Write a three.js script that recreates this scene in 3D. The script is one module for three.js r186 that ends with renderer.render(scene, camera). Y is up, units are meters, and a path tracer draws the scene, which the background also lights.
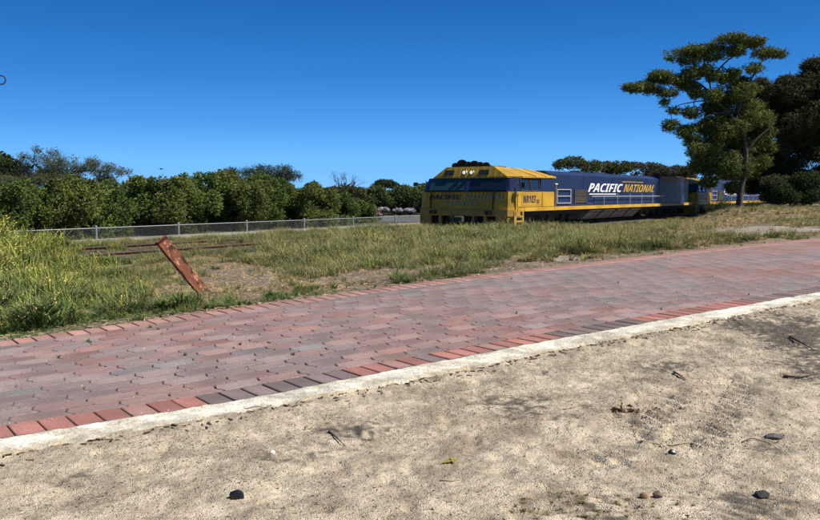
import * as THREE from 'three';
import { mergeGeometries, mergeVertices } from 'three/addons/utils/BufferGeometryUtils.js';
import { ConvexGeometry } from 'three/addons/geometries/ConvexGeometry.js';
import { RoundedBoxGeometry } from 'three/addons/geometries/RoundedBoxGeometry.js';
import { TextGeometry } from 'three/addons/geometries/TextGeometry.js';
import { FontLoader } from 'three/addons/loaders/FontLoader.js';

// ---------------------------------------------------------------- camera, sky, sun, exposure
const EYE = 1.6, PHW = 820, PHH = 520, FPX = 795, HORIZON = 194;
const scene = new THREE.Scene();
const camera = new THREE.PerspectiveCamera(2 * Math.atan(PHH / 2 / FPX) * 180 / Math.PI, 1024 / 649, 0.1, 3000);
const PITCH = Math.atan((PHH / 2 - HORIZON) / FPX);
camera.position.set(0, EYE, 0);
camera.rotation.set(-PITCH, 0, 0);
scene.add(camera);

const renderer = new THREE.WebGLRenderer({ antialias: true });
renderer.toneMapping = THREE.LinearToneMapping;
renderer.toneMappingExposure = 1.4;
renderer.shadowMap.enabled = true;
renderer.setSize(1024, 649);

const SUN_AZ = [0.995, -0.08], SUN_EL = 53 * Math.PI / 180;   // from the right, a little behind the camera
const sunDir = new THREE.Vector3(SUN_AZ[0] * Math.cos(SUN_EL), Math.sin(SUN_EL), SUN_AZ[1] * Math.cos(SUN_EL)).normalize();
const sun = new THREE.DirectionalLight(new THREE.Color(1.0, 0.94, 0.84), 5.0);
sun.position.copy(sunDir).multiplyScalar(120);
sun.castShadow = true;
sun.shadow.radius = 1;
sun.shadow.mapSize.set(4096, 4096);
Object.assign(sun.shadow.camera, { left: -80, right: 80, top: 80, bottom: -80, near: 1, far: 320 });
sun.target.position.set(0, 0, -30);
scene.add(sun, sun.target);

const SKY = 1.12;
{ // a clear summer sky: pale at the horizon, deep blue above
  const w = 64, h = 1024, data = new Float32Array(w * h * 4);
  const stops = [[-90, .10, .10, .09], [-3, .14, .20, .28], [-0.5, .24, .50, .88], [0, .22, .53, .97], [2.5, .155, .465, .94], [5, .075, .31, .78], [8, .036, .215, .62], [11, .022, .158, .50], [14, .014, .118, .41], [25, .016, .085, .27], [50, .022, .075, .20], [90, .025, .07, .17]];
  for (let j = 0; j < h; j++) {
    const el = (j + .5) / h * 180 - 90;
    let k = 0; while (k < stops.length - 2 && el > stops[k + 1][0]) k++;
    const A = stops[k], B = stops[k + 1], t = Math.min(1, Math.max(0, (el - A[0]) / (B[0] - A[0])));
    for (let i = 0; i < w; i++) {
      const o = (j * w + i) * 4;
      for (let c = 0; c < 3; c++) data[o + c] = (A[c + 1] + (B[c + 1] - A[c + 1]) * t) / 1.4 * SKY;
      data[o + 3] = 1;
    }
  }
  const t = new THREE.DataTexture(data, w, h, THREE.RGBAFormat, THREE.FloatType);
  t.mapping = THREE.EquirectangularReflectionMapping; t.magFilter = THREE.LinearFilter; t.minFilter = THREE.LinearFilter; t.needsUpdate = true;
  scene.background = t; scene.environment = t;
}

// ---------------------------------------------------------------- numbers
function rng(seed) { let a = seed >>> 0; return () => { a = a + 0x6D2B79F5 | 0; let t = Math.imul(a ^ a >>> 15, 1 | a); t = t + Math.imul(t ^ t >>> 7, 61 | t) ^ t; return ((t ^ t >>> 14) >>> 0) / 4294967296; }; }
const mix = (a, b, t) => a + (b - a) * t;
const clamp = (x, a = 0, b = 1) => Math.min(b, Math.max(a, x));
const smooth = (a, b, x) => { const t = clamp((x - a) / (b - a)); return t * t * (3 - 2 * t); };
function hash(x, y, s) { let h = Math.imul(x, 374761393) + Math.imul(y, 668265263) + Math.imul(s, 2147483647 - 977) | 0; h = Math.imul(h ^ h >>> 13, 1274126177); return ((h ^ h >>> 16) >>> 0) / 4294967296; }
function vnoise(x, y, s = 1, p = 0) {
  let ix = Math.floor(x), iy = Math.floor(y); const fx = x - ix, fy = y - iy;
  const u = fx * fx * (3 - 2 * fx), v = fy * fy * (3 - 2 * fy);
  let jx = ix + 1, jy = iy + 1;
  if (p) { ix = ((ix % p) + p) % p; iy = ((iy % p) + p) % p; jx = ((jx % p) + p) % p; jy = ((jy % p) + p) % p; }
  return mix(mix(hash(ix, iy, s), hash(jx, iy, s), u), mix(hash(ix, jy, s), hash(jx, jy, s), u), v);
}
function fbm(x, y, oct = 4, s = 1, p = 0) { let a = .5, t = 0, n = 0; for (let o = 0; o < oct; o++) { t += a * vnoise(x, y, s + o, p); n += a; a *= .5; x *= 2; y *= 2; p *= 2; } return t / n; }

// ---------------------------------------------------------------- lay of the land, in plan: X right, Z forward (three.js z = -Z)
const TD = [0.577, 0.816];                      // direction of the railway
const TO = [5.83, 45];                          // near front corner of the locomotive
const alongTrack = (X, Z) => (X - TO[0]) * TD[0] + (Z - TO[1]) * TD[1];
const offTrack = (X, Z) => (X - TO[0]) * TD[1] - (Z - TO[1]) * TD[0];
const LOW = -0.5;
function landH(X, Z) {
  const a = alongTrack(X, Z), q = offTrack(X, Z);
  const hr = a > -36 ? .5 * (1 - Math.exp(-(a + 36) / 14)) : 0;
  const t = smooth(3, mix(15, 7, smooth(5, 22, a)), q);
  return mix(LOW, hr, t);
}
const CP = Math.cos(PITCH), SP = Math.sin(PITCH);
function ray(px, py) { const x = (px - PHW / 2) / FPX, y = -(py - PHH / 2) / FPX; return [x, y * CP - SP, y * SP + CP]; }   // X, Y, Z(forward)
function onLand(px, py) {                       // where a sight line meets the land
  const d = ray(px, py); let t = 2, dt = .05;
  for (let i = 0; i < 6000; i++) { const n = t + dt; if (EYE + d[1] * n < landH(d[0] * n, d[2] * n)) { dt *= .25; if (dt < 1e-4) break; } else t = n; if (t > 900) break; }
  return [d[0] * t, d[2] * t];
}
function atDepth(px, py, Z) { const d = ray(px, py), t = Z / d[2]; return new THREE.Vector3(d[0] * t, EYE + d[1] * t, -Z); }
const PXM = Z => Z / FPX;                       // metres per photograph pixel at depth Z

// the brick path: a strip between two edges
const A0 = onLand(0, 440.6), A1 = onLand(820, 293), B0 = onLand(0, 342), B1 = onLand(820, 238);
const unit = (x, y) => { const l = Math.hypot(x, y); return [x / l, y / l]; };
const dA = unit(A1[0] - A0[0], A1[1] - A0[1]), dB = unit(B1[0] - B0[0], B1[1] - B0[1]);
const DM = unit(dA[0] + dB[0], dA[1] + dB[1]), NM = [-DM[1], DM[0]];
const toS = (X, Z) => (X - A0[0]) * DM[0] + (Z - A0[1]) * DM[1];
const toW = (X, Z) => (X - A0[0]) * NM[0] + (Z - A0[1]) * NM[1];
const slopeOf = (P, Q) => (toW(Q[0], Q[1]) - toW(P[0], P[1])) / (toS(Q[0], Q[1]) - toS(P[0], P[1]));
const sA = slopeOf(A0, A1), sB = slopeOf(B0, B1), bS = toS(B0[0], B0[1]), bW = toW(B0[0], B0[1]);
const lim = s => clamp(s, -5, 27);
const nearEdge = s => sA * lim(s), farEdge = s => bW + sB * (lim(s) - bS);
const planOf = (s, w) => [A0[0] + DM[0] * s + NM[0] * w, A0[1] + DM[1] * s + NM[1] * w];
const beyondPath = (X, Z) => toW(X, Z) - farEdge(toS(X, Z));
const V = (X, Y, Z) => new THREE.Vector3(X, Y, -Z);

// ---------------------------------------------------------------- scene helpers
const taken = {};
function numbered(name) { const n = taken[name] = (taken[name] ?? -1) + 1; return n ? `${name}_${String(n).padStart(3, '0')}` : name; }
function tag(o, label, category, group, kind) { o.userData = { ...o.userData, label, category }; if (group) o.userData.group = group; if (kind) o.userData.kind = kind; return o; }
function mesh(name, g, m, parent = scene) {
  const o = new THREE.Mesh(Array.isArray(g) ? join(g) : g, m); o.name = parent === scene ? numbered(name) : name;
  o.castShadow = o.receiveShadow = true; parent.add(o); return o;
}
function thing(name, label, category, pos = [0, 0, 0], turn = 0, group) {
  const o = new THREE.Group(); o.name = numbered(name); o.position.set(...pos); o.rotation.y = turn; scene.add(o); return tag(o, label, category, group);
}
function structure(name, g, m, label) { const o = mesh(name, g, m); o.userData.kind = 'structure'; if (label) o.userData.label = label; return o; }
function join(list) {
  list = list.map(g => { g = g.index ? g.toNonIndexed() : g; for (const k of Object.keys(g.attributes)) if (!['position', 'normal', 'uv', 'color'].includes(k)) g.deleteAttribute(k); if (!g.attributes.uv) g.setAttribute('uv', new THREE.BufferAttribute(new Float32Array(g.attributes.position.count * 2), 2)); return g; });
  return list.length === 1 ? list[0] : mergeGeometries(list);
}
function boxUV(g, k = 1) {                       // texture coordinates in metres, from the side each face looks to
  g = g.index ? g.toNonIndexed() : g; g.computeVertexNormals(); const p = g.attributes.position, n = g.attributes.normal, uv = new Float32Array(p.count * 2);
  for (let i = 0; i < p.count; i++) {
    const ax = Math.abs(n.getX(i)), ay = Math.abs(n.getY(i)), az = Math.abs(n.getZ(i)), x = p.getX(i), y = p.getY(i), z = p.getZ(i);
    const [u, v] = ax >= ay && ax >= az ? [z, y] : ay >= az ? [x, z] : [x, y];
    uv[2 * i] = u * k; uv[2 * i + 1] = v * k;
  }
  g.setAttribute('uv', new THREE.BufferAttribute(uv, 2)); return g;
}
const box = (w, h, d, x = 0, y = 0, z = 0) => boxUV(new THREE.BoxGeometry(w, h, d).translate(x, y, z));
const rbox = (w, h, d, r, x = 0, y = 0, z = 0) => new RoundedBoxGeometry(w, h, d, 2, r).translate(x, y, z);
const span = (x0, x1, y0, y1, z0, z1) => box(x1 - x0, y1 - y0, z1 - z0, (x0 + x1) / 2, (y0 + y1) / 2, (z0 + z1) / 2);
const hull = pts => boxUV(new ConvexGeometry(pts.map(p => new THREE.Vector3(...p))));
function bar(a, b, r, n = 8, r2 = r) {
  const A = a.isVector3 ? a : new THREE.Vector3(...a), B = b.isVector3 ? b : new THREE.Vector3(...b), d = B.clone().sub(A), l = d.length();
  const g = new THREE.CylinderGeometry(r2, r, l, n).translate(0, l / 2, 0);
  g.applyQuaternion(new THREE.Quaternion().setFromUnitVectors(new THREE.Vector3(0, 1, 0), d.normalize()));
  return g.translate(A.x, A.y, A.z);
}
function limb(pts, r0, r1, n = 8, seg = 4, wob = 0, rand = Math.random) {   // a tapered, bending branch
  const c = new THREE.CatmullRomCurve3(pts), m = Math.max(3, (pts.length - 1) * seg), pos = [], nor = [], uv = [], idx = [];
  const fr = c.computeFrenetFrames(m);
  for (let i = 0; i <= m; i++) {
    const t = i / m, P = c.getPointAt(t), r = mix(r0, r1, Math.pow(t, .8)) * (1 + wob * (rand() - .5));
    for (let j = 0; j <= n; j++) {
      const a = j / n * Math.PI * 2, q = fr.normals[i].clone().multiplyScalar(Math.cos(a)).addScaledVector(fr.binormals[i], Math.sin(a));
      pos.push(P.x + q.x * r, P.y + q.y * r, P.z + q.z * r); nor.push(q.x, q.y, q.z); uv.push(j / n, t * 4);
    }
  }
  for (let i = 0; i < m; i++) for (let j = 0; j < n; j++) { const a = i * (n + 1) + j, b = a + n + 1; idx.push(a, a + 1, b, b, a + 1, b + 1); }
  const g = new THREE.BufferGeometry(); g.setAttribute('position', new THREE.Float32BufferAttribute(pos, 3)); g.setAttribute('normal', new THREE.Float32BufferAttribute(nor, 3)); g.setAttribute('uv', new THREE.Float32BufferAttribute(uv, 2)); g.setIndex(idx); return g;
}
function dataTex(w, h, fn, srgb = false) {
  const d = new Uint8Array(w * h * 4);
  for (let y = 0; y < h; y++) for (let x = 0; x < w; x++) { const c = fn(x / w, y / h), o = (y * w + x) * 4; for (let k = 0; k < 3; k++) d[o + k] = clamp(typeof c === 'number' ? c : c[k]) * 255; d[o + 3] = 255; }
  const t = new THREE.DataTexture(d, w, h, THREE.RGBAFormat); t.wrapS = t.wrapT = THREE.RepeatWrapping; t.magFilter = THREE.LinearFilter; t.minFilter = THREE.LinearMipmapLinearFilter; t.generateMipmaps = true;
  if (srgb) t.colorSpace = THREE.SRGBColorSpace; t.needsUpdate = true; return t;
}
const rep = (t, x, y = x) => { const c = t.clone(); c.repeat.set(x, y); c.needsUpdate = true; return c; };
const lin = (r, g, b) => new THREE.Color().setRGB(r, g, b);
const std = (color, o = {}) => new THREE.MeshStandardMaterial({ color, roughness: .8, ...o });
// ---------------------------------------------------------------- surfaces
// light-and-dark grain maps are near white so that the material's own colour carries the hue
const grainMap = dataTex(512, 512, (u, v) => { const n = fbm(u * 8, v * 8, 6, 3, 8), f = vnoise(u * 256, v * 256, 9, 256), s = f > .93 ? -.35 : f < .05 ? .12 : 0; return clamp(.85 + (n - .5) * .4 + (vnoise(u * 128, v * 128, 5, 128) - .5) * .22 + s); }, true);
const sandMap = dataTex(1024, 1024, (u, v) => {
  const n = fbm(u * 10, v * 10, 5, 403, 10), a = vnoise(u * 150, v * 150, 411, 150), b = vnoise(u * 330, v * 330, 413, 330), c = vnoise(u * 80, v * 80, 415, 80), den = smooth(.35, .65, fbm(u * 5, v * 5, 3, 417, 5));
  let k = .88 + (n - .5) * .42 + (b - .5) * .24 - smooth(.86, .93, a) * (.2 + .35 * den) - smooth(.9, .95, c) * .35 * den + smooth(.1, .04, b) * .12 - smooth(.88, .94, b) * .22;
  return [k, k * .995, k * .985];
}, true);
const grainBump = dataTex(512, 512, (u, v) => clamp(.5 + (fbm(u * 16, v * 16, 5, 21, 16) - .5) * .9 + (vnoise(u * 256, v * 256, 31, 256) - .5) * .3));
const brickMap = dataTex(512, 512, (u, v) => { const n = fbm(u * 6, v * 6, 5, 41, 6), f = vnoise(u * 256, v * 256, 43, 256); return clamp(.84 + (n - .5) * .26 + (f - .5) * .24 + (f > .95 ? .16 : 0)); }, true);
const grimeMap = dataTex(512, 512, (u, v) => { const n = fbm(u * 4, v * 4, 5, 51, 4), st = fbm(u * 32, v * 3, 4, 57, 3) ; const g = clamp(.9 + (n - .5) * .35 - smooth(.55, .8, st) * .28); return [g, g * .985, g * .96]; }, true);
const rustMap = dataTex(512, 512, (u, v) => {
  const n = fbm(u * 6, v * 6, 5, 61, 6), m = fbm(u * 14, v * 14, 4, 67, 14), k = fbm(u * 30, v * 8, 4, 71, 8);
  let c = [mix(.36, .62, n), mix(.19, .38, n), mix(.12, .26, n)];
  const flake = .7 * smooth(.60, .68, m) * smooth(.42, .55, k); c = [mix(c[0], .82, flake), mix(c[1], .66, flake), mix(c[2], .54, flake)];
  const dark = smooth(.58, .75, fbm(u * 9, v * 9, 4, 77, 9)); return c.map(x => x * (1 - .55 * dark));
}, true);
const barkMap = dataTex(256, 512, (u, v) => { const n = fbm(u * 6, v * 12, 5, 81, 6), k = fbm(u * 16, v * 4, 4, 85, 4); return clamp(.58 + (n - .5) * .5 + (k - .5) * .5); }, true);

// ---------------------------------------------------------------- open ground: one sheet to the horizon, sunk under path and dirt
const spot = (px, py, rx, ry) => { const c = onLand(px, py), e = onLand(px + rx, py), f = onLand(px, py - ry); return { c, r: Math.max(.2, Math.hypot(e[0] - c[0], e[1] - c[1])), d: Math.max(.3, Math.hypot(f[0] - c[0], f[1] - c[1])), u: unit(f[0] - c[0], f[1] - c[1]) }; };
function inSpot(S, X, Z) { const x = X - S.c[0], z = Z - S.c[1], l = x * S.u[0] + z * S.u[1], m = x * S.u[1] - z * S.u[0]; return Math.exp(-(l * l / (S.d * S.d) + m * m / (S.r * S.r))); }
const bareSpots = [spot(320, 279, 80, 11), spot(250, 284, 50, 10), spot(430, 277, 50, 8), spot(600, 268, 80, 7), spot(220, 270, 30, 6), spot(265, 280, 45, 11)];
const straw = [spot(130, 280, 75, 24), spot(80, 262, 40, 12), spot(200, 268, 50, 14)];
const trackSpots = [spot(790, 229, 60, 2.6), spot(720, 232, 40, 2.2), spot(670, 236, 26, 2), spot(560, 258, 22, 3)];
const sumSpot = (L, X, Z) => { let t = 0; for (const s of L) t += inSpot(s, X, Z); return Math.min(1, t); };
function groundColour(X, Z) {
  const n = fbm(X * .35, Z * .35, 4, 11), f = fbm(X * 1.7, Z * 1.7, 3, 17), q = offTrack(X, Z);
  let c = [mix(.26, .38, n), mix(.20, .295, n), mix(.12, .18, n)]; if (f > .5) c = c.map((x, i) => mix(x, [.15, .12, .075][i], smooth(.5, .75, f) * .8));
  const bare = sumSpot(bareSpots, X, Z) * smooth(.3, .55, f);
  c = c.map((x, i) => mix(x, [.27, .195, .14][i], bare));
  const tr = smooth(.25, .6, sumSpot(trackSpots, X, Z) + (f - .5) * .5);
  c = c.map((x, i) => mix(x, [.46, .39, .31][i], tr));
  const d = beyondPath(X, Z), edge = (1 - smooth(.1, .7, d + (f - .5) * .7)) * smooth(-.3, 0, d);
  c = c.map((x, i) => mix(x, [.34, .25, .18][i], edge * .8));
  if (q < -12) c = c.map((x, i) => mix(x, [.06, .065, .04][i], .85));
  return c;
}
function gridGeometry(us, vs, fn, colour) {
  const pos = [], uv = [], col = [], idx = [], n = vs.length;
  for (const u of us) for (const v of vs) { const p = fn(u, v); pos.push(p[0], p[1], -p[2]); uv.push(p[0], p[2]); if (colour) col.push(...colour(p[0], p[2], u, v)); }
  for (let i = 0; i < us.length - 1; i++) for (let j = 0; j < n - 1; j++) { const a = i * n + j, b = a + n; idx.push(a, b, a + 1, b, b + 1, a + 1); }
  const g = new THREE.BufferGeometry(); g.setAttribute('position', new THREE.Float32BufferAttribute(pos, 3)); g.setAttribute('uv', new THREE.Float32BufferAttribute(uv, 2));
  if (colour) g.setAttribute('color', new THREE.Float32BufferAttribute(col, 3)); g.setIndex(idx); g.computeVertexNormals(); return g;
}
function steps(a, b, step, grow = 1) { const o = []; for (let x = a; x < b; x += step, step *= grow) o.push(x); o.push(b); return o; }
{
  const ss = [...steps(8, 900, .5, 1.12).map(x => -x).reverse(), ...steps(-7.9, 62, .2), ...steps(62.5, 1100, .6, 1.12)];
  const dd = [-500, -120, -40, -24, -15.5, -15, -8, -3, -.35, -.06, 0, ...steps(.1, 12, .14), ...steps(12.2, 44, .3), ...steps(44.5, 1100, .6, 1.12)];
  const g = gridGeometry(ss, dd, (s, d) => {
    const [X, Z] = planOf(s, farEdge(s) + d); let y = landH(X, Z);
    if (d > -15.2 && d < -.05) y -= .2; else if (d <= 0) y -= d < -15.2 ? 0 : .015; else y += (fbm(X * 1.3, Z * 1.3, 4, 19) - .5) * .09 * smooth(.2, 1, d);
    return [X, y, Z];
  }, groundColour);
  structure('ground', g, new THREE.MeshStandardMaterial({ vertexColors: true, roughness: 1, map: rep(grainMap, .55), bumpMap: rep(grainBump, .7), bumpScale: .06 }), 'dry soil of the verge between the brick path and the railway');
}

// ---------------------------------------------------------------- the sandy dirt in front of the path
const dirtDark = [[spot(515, 400, 45, 7), .8], [spot(670, 362, 40, 7), .55], [spot(800, 330, 42, 20), 1.0], [spot(745, 322, 34, 6), .75], [spot(815, 365, 26, 12), .8], [spot(360, 425, 70, 13), .42], [spot(250, 400, 70, 10), .4], [spot(300, 452, 90, 8), .35], [spot(755, 492, 26, 9), .5], [spot(775, 438, 22, 5), .4], [spot(600, 507, 30, 6), .6], [spot(90, 470, 60, 9), .35], [spot(625, 408, 24, 5), .4], [spot(690, 300, 60, 4), .3], [spot(560, 440, 60, 8), .22], [spot(740, 515, 60, 12), .35]];
const treadA = onLand(585, 452), treadB = onLand(668, 388), treadC = onLand(668, 470), treadD = onLand(735, 370);
const segCoord = (P, Q, X, Z) => { const u = unit(Q[0] - P[0], Q[1] - P[1]), x = X - P[0], z = Z - P[1]; return [x * u[0] + z * u[1], x * u[1] - z * u[0], Math.hypot(Q[0] - P[0], Q[1] - P[1])]; };
function dirtLift(X, Z, t) {
  let y = (fbm(X * .8, Z * .8, 3, 101) - .5) * .06 + (fbm(X * 3.1, Z * 3.1, 4, 105) - .5) * .022 + (vnoise(X * 16, Z * 16, 111) - .5) * .010 + (vnoise(X * 34, Z * 34, 113) - .5) * .012;
  const b = vnoise(X * 7, Z * 7, 117); y -= smooth(.72, .95, b) * .022;                                  // scuffs
  for (const [P, Q] of [[treadA, treadB], [treadC, treadD]]) {
    const [l, m, L] = segCoord(P, Q, X, Z), k = smooth(.24, .15, Math.abs(m)) * smooth(-.3, .1, l) * smooth(L + .3, L - .1, l);
    if (k > 0) y += k * (-.022 + .02 * Math.sin((l + Math.abs(m) * .7) * 2 * Math.PI / .13) * smooth(.3, .5, vnoise(X * 2.3, Z * 2.3, 121)));
  }
  return y * smooth(.02, .5, t) ;
}
const dirtH = (X, Z) => { const s = toS(X, Z), t = nearEdge(s) - toW(X, Z); return landH(X, Z) - .035 * smooth(.2, .9, t) + dirtLift(X, Z, t); };
function dirtColour(X, Z, s, t) {
  const n = fbm(X * .9, Z * .9, 4, 131), f = fbm(X * 5, Z * 5, 4, 137), g = vnoise(X * 26, Z * 26, 139);
  let c = [mix(.55, .73, n), mix(.46, .62, n), mix(.345, .475, n)];
  const br = smooth(.42, .72, f * .6 + n * .4 + (g - .5) * .15); c = c.map((x, i) => mix(x, [.42, .335, .24][i], br * .8));
  let k = 0; for (const [S, a] of dirtDark) k += a * inSpot(S, X, Z);
  k = clamp(smooth(.25, .75, k * (.1 + 1.8 * f) + (g - .5) * .9 * Math.min(1, k * 2)));
  c = c.map((x, i) => mix(x, [.13, .112, .09][i], k * .92));
  const e = smooth(.34, .06, t + (f - .5) * .25) * .45; return c.map((x, i) => mix(x, [.20, .16, .11][i], e * smooth(.35, .6, g)));
}
{
  const ss = [...steps(3.2, 40, .08, 1.1).map(x => -x).reverse(), ...steps(-3.1, 8, .019), ...steps(8.02, 22, .022, 1.004), ...steps(22.1, 60, .12, 1.08)];
  const tt = [...steps(.08, 3.2, .019), ...steps(3.22, 5.2, .03), ...steps(5.3, 9.2, .15)];
  const g = gridGeometry(ss, tt.reverse(), (s, t) => { const [X, Z] = planOf(s, nearEdge(s) - t); return [X, dirtH(X, Z), Z]; }, dirtColour);
  structure('dirt_ground', g, new THREE.MeshStandardMaterial({ vertexColors: true, roughness: 1, map: rep(sandMap, .8), bumpMap: rep(grainBump, 1.3), bumpScale: .03 }), 'pale sandy dirt in front of the brick path');
}

// ---------------------------------------------------------------- the brick path
const BL = .385, BW = .192, JOINT = .0105, TOP = .004;
const bricks = [];                                                    // { s, w, len, wid, kind, tone }
{
  const rr = rng(71), HD = .37;
  const redNear = [[-60, 212], [352, 424], [455, 572], [655, 770]].map(([a, b]) => [toS(...onLand(a, 440.6 - .18 * a)), toS(...onLand(b, 440.6 - .18 * b))]);
  const toneOf = (s, w) => { const n = vnoise(s * .42, w * .9, 211) * .6 + rr() * .5; return n > .9 ? 'grey' : n > .58 ? 'mauve' : n > .33 ? 'plum' : 'red'; };
  for (let i = 0, s = -4.6; s < 44; s += BW, i++) {
    const e = nearEdge(s), f = farEdge(s), red = redNear.some(([a, b]) => s >= a && s < b);
    bricks.push({ s, w: e + HD / 2, len: HD, wid: BW, kind: 'header', tone: red ? (rr() < .85 ? 'brightred' : 'red') : rr() < .75 ? 'darkmauve' : 'plum' });
    bricks.push({ s, w: f - HD / 2, len: HD, wid: BW, kind: 'header', tone: vnoise(s * .5, 3, 5) > .3 ? 'salmon' : 'plum' });
  }
  const ROWS = 16;
  for (let r = 0; r < ROWS; r++) for (let s = -4.6 + ((r % 2) * .5 + (hash(r, 3, 9) - .5) * .36) * BL; s < 44; s += BL) {
    const e = nearEdge(s) + HD, f = farEdge(s) - HD, wid = (f - e) / ROWS;
    bricks.push({ s, w: e + wid * (r + .5), len: BL, wid, kind: 'paver', tone: toneOf(s, e + wid * r) });
  }
}
function paverGeometry(L, W, h, zig) {                                // interlocking outline, chamfered top
  const out = []; const l = L / 2 - JOINT / 2, w = W / 2 - JOINT / 2;
  if (zig) { const a = .002, e = .018; out.push([-l + e, -w + a], [-l * .5, -w - a], [0, -w + a], [l * .5, -w - a], [l + e, -w + a], [l - e, 0], [l + e, w + a], [l * .5, w - a], [0, w + a], [-l * .5, w - a], [-l + e, w + a], [-l - e, 0]); }
  else out.push([-l, -w], [l, -w], [l, w], [-l, w]);
  const c = .006, n = out.length, pos = [], uv = [], tri = (a, b, d) => { for (const p of [a, b, d]) { pos.push(...p); uv.push(p[0], p[2] + p[1]); } };
  const ring = (k, y) => out.map(([x, z]) => [x * (1 - k / l), y, -z * (1 - k / w)]);
  const r0 = ring(0, -h), r1 = ring(0, -c * .8), r2 = ring(c, 0);
  for (let i = 0; i < n; i++) { const j = (i + 1) % n; tri(r0[i], r0[j], r1[j]); tri(r0[i], r1[j], r1[i]); tri(r1[i], r1[j], r2[j]); tri(r1[i], r2[j], r2[i]); tri([0, 0, 0], r2[i], r2[j]); }
  const g = new THREE.BufferGeometry(); g.setAttribute('position', new THREE.Float32BufferAttribute(pos, 3)); g.setAttribute('uv', new THREE.Float32BufferAttribute(uv, 2)); g.computeVertexNormals(); return g;
}
{
  const bed = gridGeometry(steps(-4.8, 44, .4), [0, .06, .2, .4, .6, .8, .94, 1], (s, v) => { const w = mix(nearEdge(s), farEdge(s), v), [X, Z] = planOf(s, w); return [X, landH(X, Z) - .015 + TOP, Z]; });
  const path = structure('brick_path', bed, new THREE.MeshStandardMaterial({ color: lin(.15, .118, .092), roughness: 1, map: rep(grainMap, 1.2), bumpMap: rep(grainBump, 2), bumpScale: .02 }), 'red and grey interlocking brick path running up to the right');
  const tones = { red: [.27, .15, .133], plum: [.255, .168, .157], mauve: [.235, .175, .170], grey: [.20, .18, .178], brightred: [.33, .145, .118], darkmauve: [.185, .137, .132], salmon: [.37, .205, .17] };
  const rr = rng(72), offs = [[0, 0], [.3, .1], [.6, .75], [.15, .5]];
  const mats = {}; for (const k in tones) mats[k] = offs.map((o, i) => { const t = rep(brickMap, .8), b = rep(brickMap, 1.4); t.offset.set(...o); b.offset.set(...o); const f = .9 + .08 * i; return new THREE.MeshStandardMaterial({ color: lin(...tones[k].map(x => x * f * 1.3)), roughness: .95, map: t, bumpMap: b, bumpScale: .004 }); });
  const geos = {}; const rest = [];
  const ang = Math.atan2(DM[1], DM[0]);
  const Q = new THREE.Quaternion(), E = new THREE.Euler(), M = new THREE.Matrix4();
  for (const b of bricks) { [b.X, b.Z] = planOf(b.s, b.w); const x = b.X / b.Z * FPX; b.seen = b.Z > 2.5 && x > -430 && x < 430; b.size = b.seen ? 1 / b.Z : 0; }
  const order = [...bricks].sort((p, q) => q.size - p.size), singles = new Set(order.slice(0, 300));
  const slope = (s, w) => { const [x0, z0] = planOf(s - .3, w), [x1, z1] = planOf(s + .3, w); return Math.atan((landH(x1, z1) - landH(x0, z0)) / .6); };
  for (const b of bricks) {
    const g = geos[b.kind] ??= b.kind === 'paver' ? paverGeometry(BL, BW, .06, true) : paverGeometry(.37, BW, .06, false);
    const v = Math.floor(rr() * 4), y = landH(b.X, b.Z) + TOP + (rr() - .5) * .003;
    E.set((rr() - .5) * .012, ang + (b.kind === 'header' ? Math.PI / 2 : 0) + (rr() - .5) * .012, (rr() - .5) * .012 + (b.kind === 'paver' ? slope(b.s, b.w) : 0), 'YXZ');
    const sz = b.kind === 'paver' ? b.wid / BW : 1;
    if (singles.has(b)) {
      const m = mesh('brick', g, mats[b.tone][v], path); m.position.set(b.X, y, -b.Z); m.rotation.copy(E); m.scale.z = sz;
    } else {
      const h = g.clone(); M.compose(new THREE.Vector3(b.X, y, -b.Z), Q.setFromEuler(E), new THREE.Vector3(1, 1, sz)); h.applyMatrix4(M);
      const c = tones[b.tone].map(x => x * (.9 + .08 * v) * 1.3), n = h.attributes.position.count, col = new Float32Array(n * 3); for (let i = 0; i < n; i++) col.set(c, i * 3);
      h.setAttribute('color', new THREE.BufferAttribute(col, 3)); rest.push(h);
    }
  }
  const far = mesh('far_bricks', mergeGeometries(rest), new THREE.MeshStandardMaterial({ vertexColors: true, roughness: .95, map: rep(brickMap, .8), bumpMap: rep(brickMap, 1.4), bumpScale: .004 }), path);
  far.userData.kind = 'stuff';
}
{ // pale concrete strip along the near edge, ragged on the dirt side
  const ss = steps(-8, 46, .05);
  const g = gridGeometry(ss, [-.09, -.03, 0, .08, .15, .22, .30, .325, .33], (s, k) => {
    const rag = .06 * (fbm(s * 1.6, 1, 4, 301) - .5) + .05 * (vnoise(s * 7, 2, 305) - .5);
    const w = nearEdge(s) + .02 - (.325 - k) * (1 + (k < .3 ? rag * 3 : 0)), [X, Z] = planOf(s, w);
    const y = landH(X, Z) + (k > .328 ? -.05 : k < -.06 ? -.09 : k < -.01 ? -.03 : .012 + .016 * (vnoise(s * 5, k * 20, 307) - .5) + .01 * (vnoise(s * 17, k * 50, 309) - .5));
    return [X, y, Z];
  }, (X, Z, s, k) => { const n = fbm(X * 4, Z * 4, 4, 311), f = vnoise(X * 30, Z * 30, 313); const d = clamp(smooth(.42, .75, n + (f - .5) * .5) * .6 + (k < .02 ? .55 : 0)); return [mix(1.2, .6, d), mix(1.14, .49, d), mix(.97, .33, d)]; });
  structure('concrete_edge_strip', g, new THREE.MeshStandardMaterial({ vertexColors: true, roughness: .95, map: rep(grainMap, 1.1), bumpMap: rep(grainBump, 2.2), bumpScale: .02 }), 'off white concrete strip along the near edge of the brick path');
}
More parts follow.
